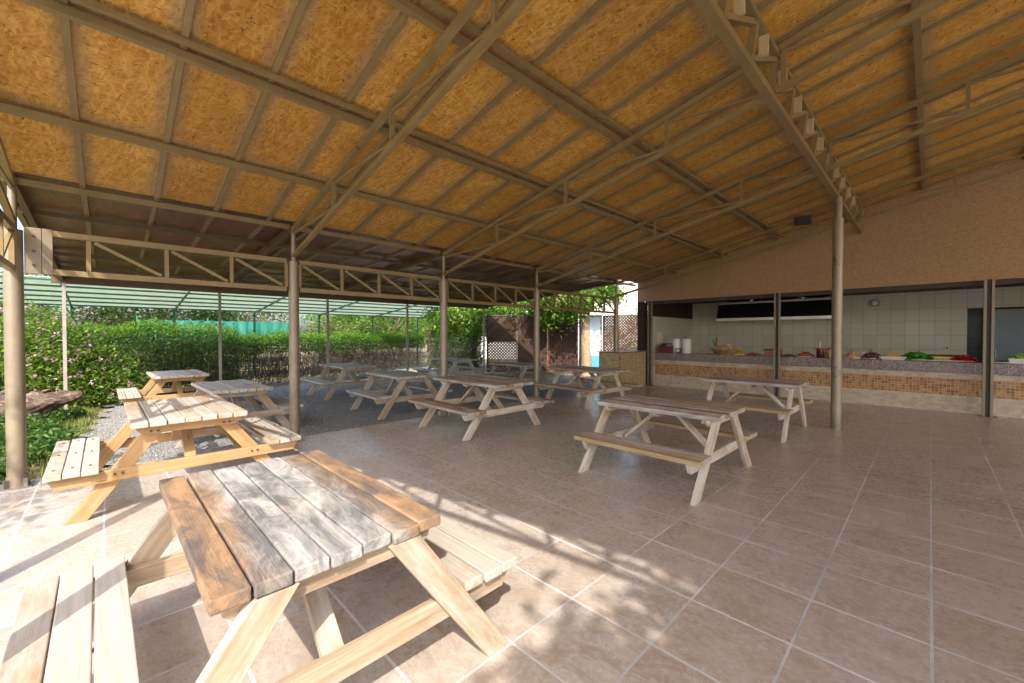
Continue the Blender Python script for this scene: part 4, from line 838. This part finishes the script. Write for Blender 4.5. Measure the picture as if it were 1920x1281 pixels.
# green netting
nf = thing('netting_fence', 'taut teal shade netting strung between posts far behind the hedge', 'fence')
q = NM('teal_netting'); n_ = q.noise(q.mapv(q.coord(), (3, 3, .8)), 1.0, 5, .6); q.fin(q.ramp(n_, [(.3, (.008, .12, .08)), (.7, (.02, .22, .15))]), .7); tr = q.new('ShaderNodeBsdfTranslucent'); tr.inputs[0].default_value = (.02, .30, .20, 1); mx = q.new('ShaderNodeMixShader'); mx.inputs[0].default_value = .3; q.l.new(q.p.outputs[0], mx.inputs[1]); q.l.new(tr.outputs[0], mx.inputs[2]); q.l.new(mx.outputs[0], q.out.inputs[0])
b = MB(); vs = []; N_ = 90
for k in range(N_+1):
    y = -4.6+6.2*k/N_; dx = .06*math.sin(k*.9)+.03*math.sin(k*2.3)
    vs += [(-24+dx, y, 1.0), (-24+dx*.4, y, 1.6+.02*math.sin(k)), (-24+dx*.6, y, 2.28-.03*math.sin(k*.5)**2)]
b.add(vs, [f for k in range(N_) for f in ((k*3, k*3+3, k*3+4, k*3+1), (k*3+1, k*3+4, k*3+5, k*3+2))], True); o = b.build('netting', q.m, nf); sd = o.modifiers.new('solid', 'SOLIDIFY'); sd.thickness = .004
for k in range(6): MB().cyl((-24.08, -4.6+1.24*k, -.1), (-24.08, -4.6+1.24*k, 2.4), .03).build('post', M['greenpaint'], nf)
# far trees and shrubs behind the canopy
spots = [(-27, -12, 0), (-29, -7.5, 1), (-27.5, -3.2, 0), (-31, 0.5, 1), (-27, 4.8, 2), (-30, 8.5, 0), (-26, 11.5, 2), (-23.5, 7.0, 2), (-33, 13, 1), (-25.5, 15.5, 0)]
desc = ['dark spreading tree behind the canopy, at the far left', 'olive green tree above the left end of the netting', 'dark tree behind the netting and the left thin posts', 'olive green tree behind the right end of the netting', 'pale loose tree just right of the netting',
        'dark tree beyond the right end of the canopy', 'pale loose tree farthest behind the mulberry tree', 'low pale tree below the canopy end', 'olive green tree deep behind the pale ones', 'dark tree partly behind the lattice fence']
for (x, y, k), d in zip(spots, desc):
    tree(['dark_tree', 'olive_tree', 'pale_tree'][k], d, (x, y, -.09), random.uniform(1.5, 2.2), random.uniform(.12, .2), (0, 0, [2.8, 2.9, 2.4][k]), ([2.8, 2.6, 1.9][k], [2.8, 2.6, 1.8][k], [2.0, 2.0, 1.6][k]), [150, 130, 60][k], 60, .32, .17, M[['lf_dark', 'lf_olive', 'lf_mul'][k]], M['bark'], 'trees beyond the car park canopy')
for (x, y, h, d) in ((-18.6, -4.4, 2.35, 'rounded green bush rising behind the dense hedge'), (-19.0, -6.6, 2.0, 'loose green bush behind the pink-flowered shrub'), (-22.5, 3.2, 2.3, 'tall yellow-green bush under the canopy right of the netting'), (-9.2, 11.4, 2.75, 'dense bush showing through the lattice panel next to the kitchen'), (-18.9, -2.6, 2.05, 'round bush against the left end of the teal netting')):
    t = thing('bush', d, 'bush', (x, y, -.09), 0, 'bushes below the canopy'); leaves('foliage', blob_points((0, 0, h*.52), (1.15, 1.3, h*.48), 45, 55, .2), .13, M['lf_olive'] if y > 0 else M['lf_lant'], t); tr_ = MB().tube([(0, 0, -.05), (.03, 0, .5), (0, .04, h*.6)], [.05, .04, .015], 8, True, True, .1).build('stem', M['bark'], t)
# pale green round tank at the left edge
tk = thing('round_tank', 'pale green rounded tank at the left edge behind the grey post', 'tank', (-13.2, -8.05, 0)); gm_ = simple('pale_green_plastic', (.36, .55, .24), .45, 0, .08)
MB().lathe((0, 0, 0), [(.45, -.09), (.52, .0), (.56, .6), (.52, 1.15), (.35, 1.42), (.14, 1.5)], 28).build('body', gm_, tk); MB().lathe((0, 0, 1.501), [(.16, 0), (.16, .06), (.002, .07)], 20).build('lid', gm_, tk)
# lattice fence, blue panel
M['lattice'] = wood('dark_lattice_wood', (.10, .055, .037), (.055, .03, .021), grey=(.12, .085, .065), grey_amt=.3, stain_amt=.1)
M['redwood'] = wood('reddish_frame_wood', (.30, .12, .06), (.18, .065, .03), grey_amt=.1, stain_amt=.05)
M['blackboard'] = simple('black_stained_board', (.018, .013, .011), .8)
def lattice(label, p0, p1, z0, z1, pitch=.09, fm=None, back=None):
    p0, p1 = Vector((*p0, 0)), Vector((*p1, 0)); L = (p1-p0).length; a = math.atan2(p1.y-p0.y, p1.x-p0.x)
    t = thing('lattice_panel', label, 'lattice fence', (p0.x, p0.y, 0), a, 'dark wooden lattice panels'); H_ = z1-z0; b = MB()
    def clip(c, s): # line x - s*z = c inside the panel
        P0 = []
        for z in (0, H_): 
            x = c+s*z
            if 0 <= x <= L: P0.append((x, z))
        for x in (0, L):
            z = (x-c)/s
            if 0 < z < H_: P0.append((x, z))
        return P0[:2] if len(P0) >= 2 else None
    st = pitch*1.414; k = -H_
    while k < L+H_:
        for s, dy in ((1, -.008), (-1, .008)):
            c = clip(k if s > 0 else k+H_*0, s)
            if c: b.beam((c[0][0], dy, z0+c[0][1]), (c[1][0], dy, z0+c[1][1]), .012, pitch*.50, (0, 1, 0)) if False else b.beam((c[0][0], dy, z0+c[0][1]), (c[1][0], dy, z0+c[1][1]), .010, pitch*.66)
        k += st
    b.build('lattice', M['lattice'], t); f = MB()
    f.bb((0, -.03, z0-.06), (.06, .03, z1)); f.bb((L-.06, -.03, z0-.06), (L, .03, z1)); f.bb((.06, -.03, z1-.06), (L-.06, .03, z1)); f.bb((.06, -.03, z0-.06), (L-.06, .03, z0)); f.build('frame', fm or M['lattice'], t, .003)
    if back:
        g = MB(); g.bb((.06, .09, z0+back[0]), (L*back[1], .10, z0+back[2])); g.build('backing_board', M['blackboard'], t)
    return t
LA, LB_ = Vector((-12.95, 5.75)), Vector((-10.28, 8.48)); 
for k, (lab, bk_) in enumerate((('leftmost dark lattice panel, next to the leafy hedge corner', (1.2, .97, 2.25)), ('middle dark lattice panel, boarded behind', (0, .97, 2.25)), ('dark lattice panel right beside the pale-trunked tree', (0, .97, 2.25)))):
    lattice(lab, LA.lerp(LB_, k/3), LA.lerp(LB_, (k+1)/3-.004), .10, 2.42, .09, M['redwood'] if k == 2 else None, bk_)
d = (LB_-LA).normalized(); q0 = LB_+d*.03; q1 = LB_+d*.98
bd = thing('blue_door', 'bright blue and white door panel behind the pale tree trunk', 'door', (q0.x, q0.y, 0), math.atan2(d.y, d.x))
MB().bb((.07, -.02, .02), (.88, .02, 2.32)).build('leaf', simple('sky_blue_paint', (.52, .66, .80), .5, 0, .05), bd); b = MB(); b.bb((0, -.035, -.03), (.07, .035, 2.42)); b.bb((.88, -.035, -.03), (.95, .035, 2.42)); b.bb((.07, -.035, 2.32), (.88, .035, 2.42)); b.build('frame', M['redwood'], bd, .003)
MB().bb((.10, -.035, .02), (.85, -.021, .72)).build('kick_panel', simple('mid_blue_paint', (.10, .38, .70), .5, 0, .05), bd); MB().cyl((.80, -.05, 1.0), (.80, -.05, 1.14), .012).build('handle', M['steel'], bd)
q2 = Vector((-7.15, 10.1)); lattice('dark lattice panel between the blue door and the kitchen', (q1.x+.03, q1.y+.03), (q2.x, q2.y), .10, 2.40, .085)
# pale building behind
M['curtain'] = simple('pale_curtained_glass', (.42, .45, .47), .15, 0, .1)
hb = thing('white_building', 'pale rendered building glimpsed behind the trees at the far end', 'building', (-17.5, 22, 0), R_(35)); mw = simple('pale_render', (.72, .71, .68), .85, 0, .06, 2)
MB().bb((-9, -4, -.1), (9, 4, 5.6)).build('wall', mw, hb); MB().bb((-9.4, -4.4, 5.6), (9.4, 4.4, 5.85)).build('roof', simple('roof_concrete', (.4, .38, .35), .9), hb)
for x in (-6.5, -3.2, .1, 3.4, 6.6):
    for z in (.9, 3.5):
        f = MB(); f.bb((x-.65, -4.06, z), (x+.65, -3.98, z+1.4)); w_ = f.build('window', M['white'], hb); MB().bb((x-.56, -4.075, z+.09), (x+.56, -4.062, z+1.31)).build('pane', M['curtain'], w_)
# trees on the open side behind the viewer: they throw the dappled shade
tree('shade_tree', 'broad shade tree outside the open gable, to the right of the view', (5.4, -9.6, -.05), 3.2, .22, (-.15, 2.2, 4.9), (2.3, 1.45, 1.7), 120, 110, .24, .20, M['lf_dark'], M['bark'], 'shade trees outside the open gable')
tree('shade_tree', 'small shade tree outside the open gable near the left post', (-3.6, -9.4, -.05), 2.6, .12, (.4, .5, 3.7), (.95, .9, .8), 16, 40, .2, .13, M['lf_dark'], M['bark'], 'shade trees outside the open gable')
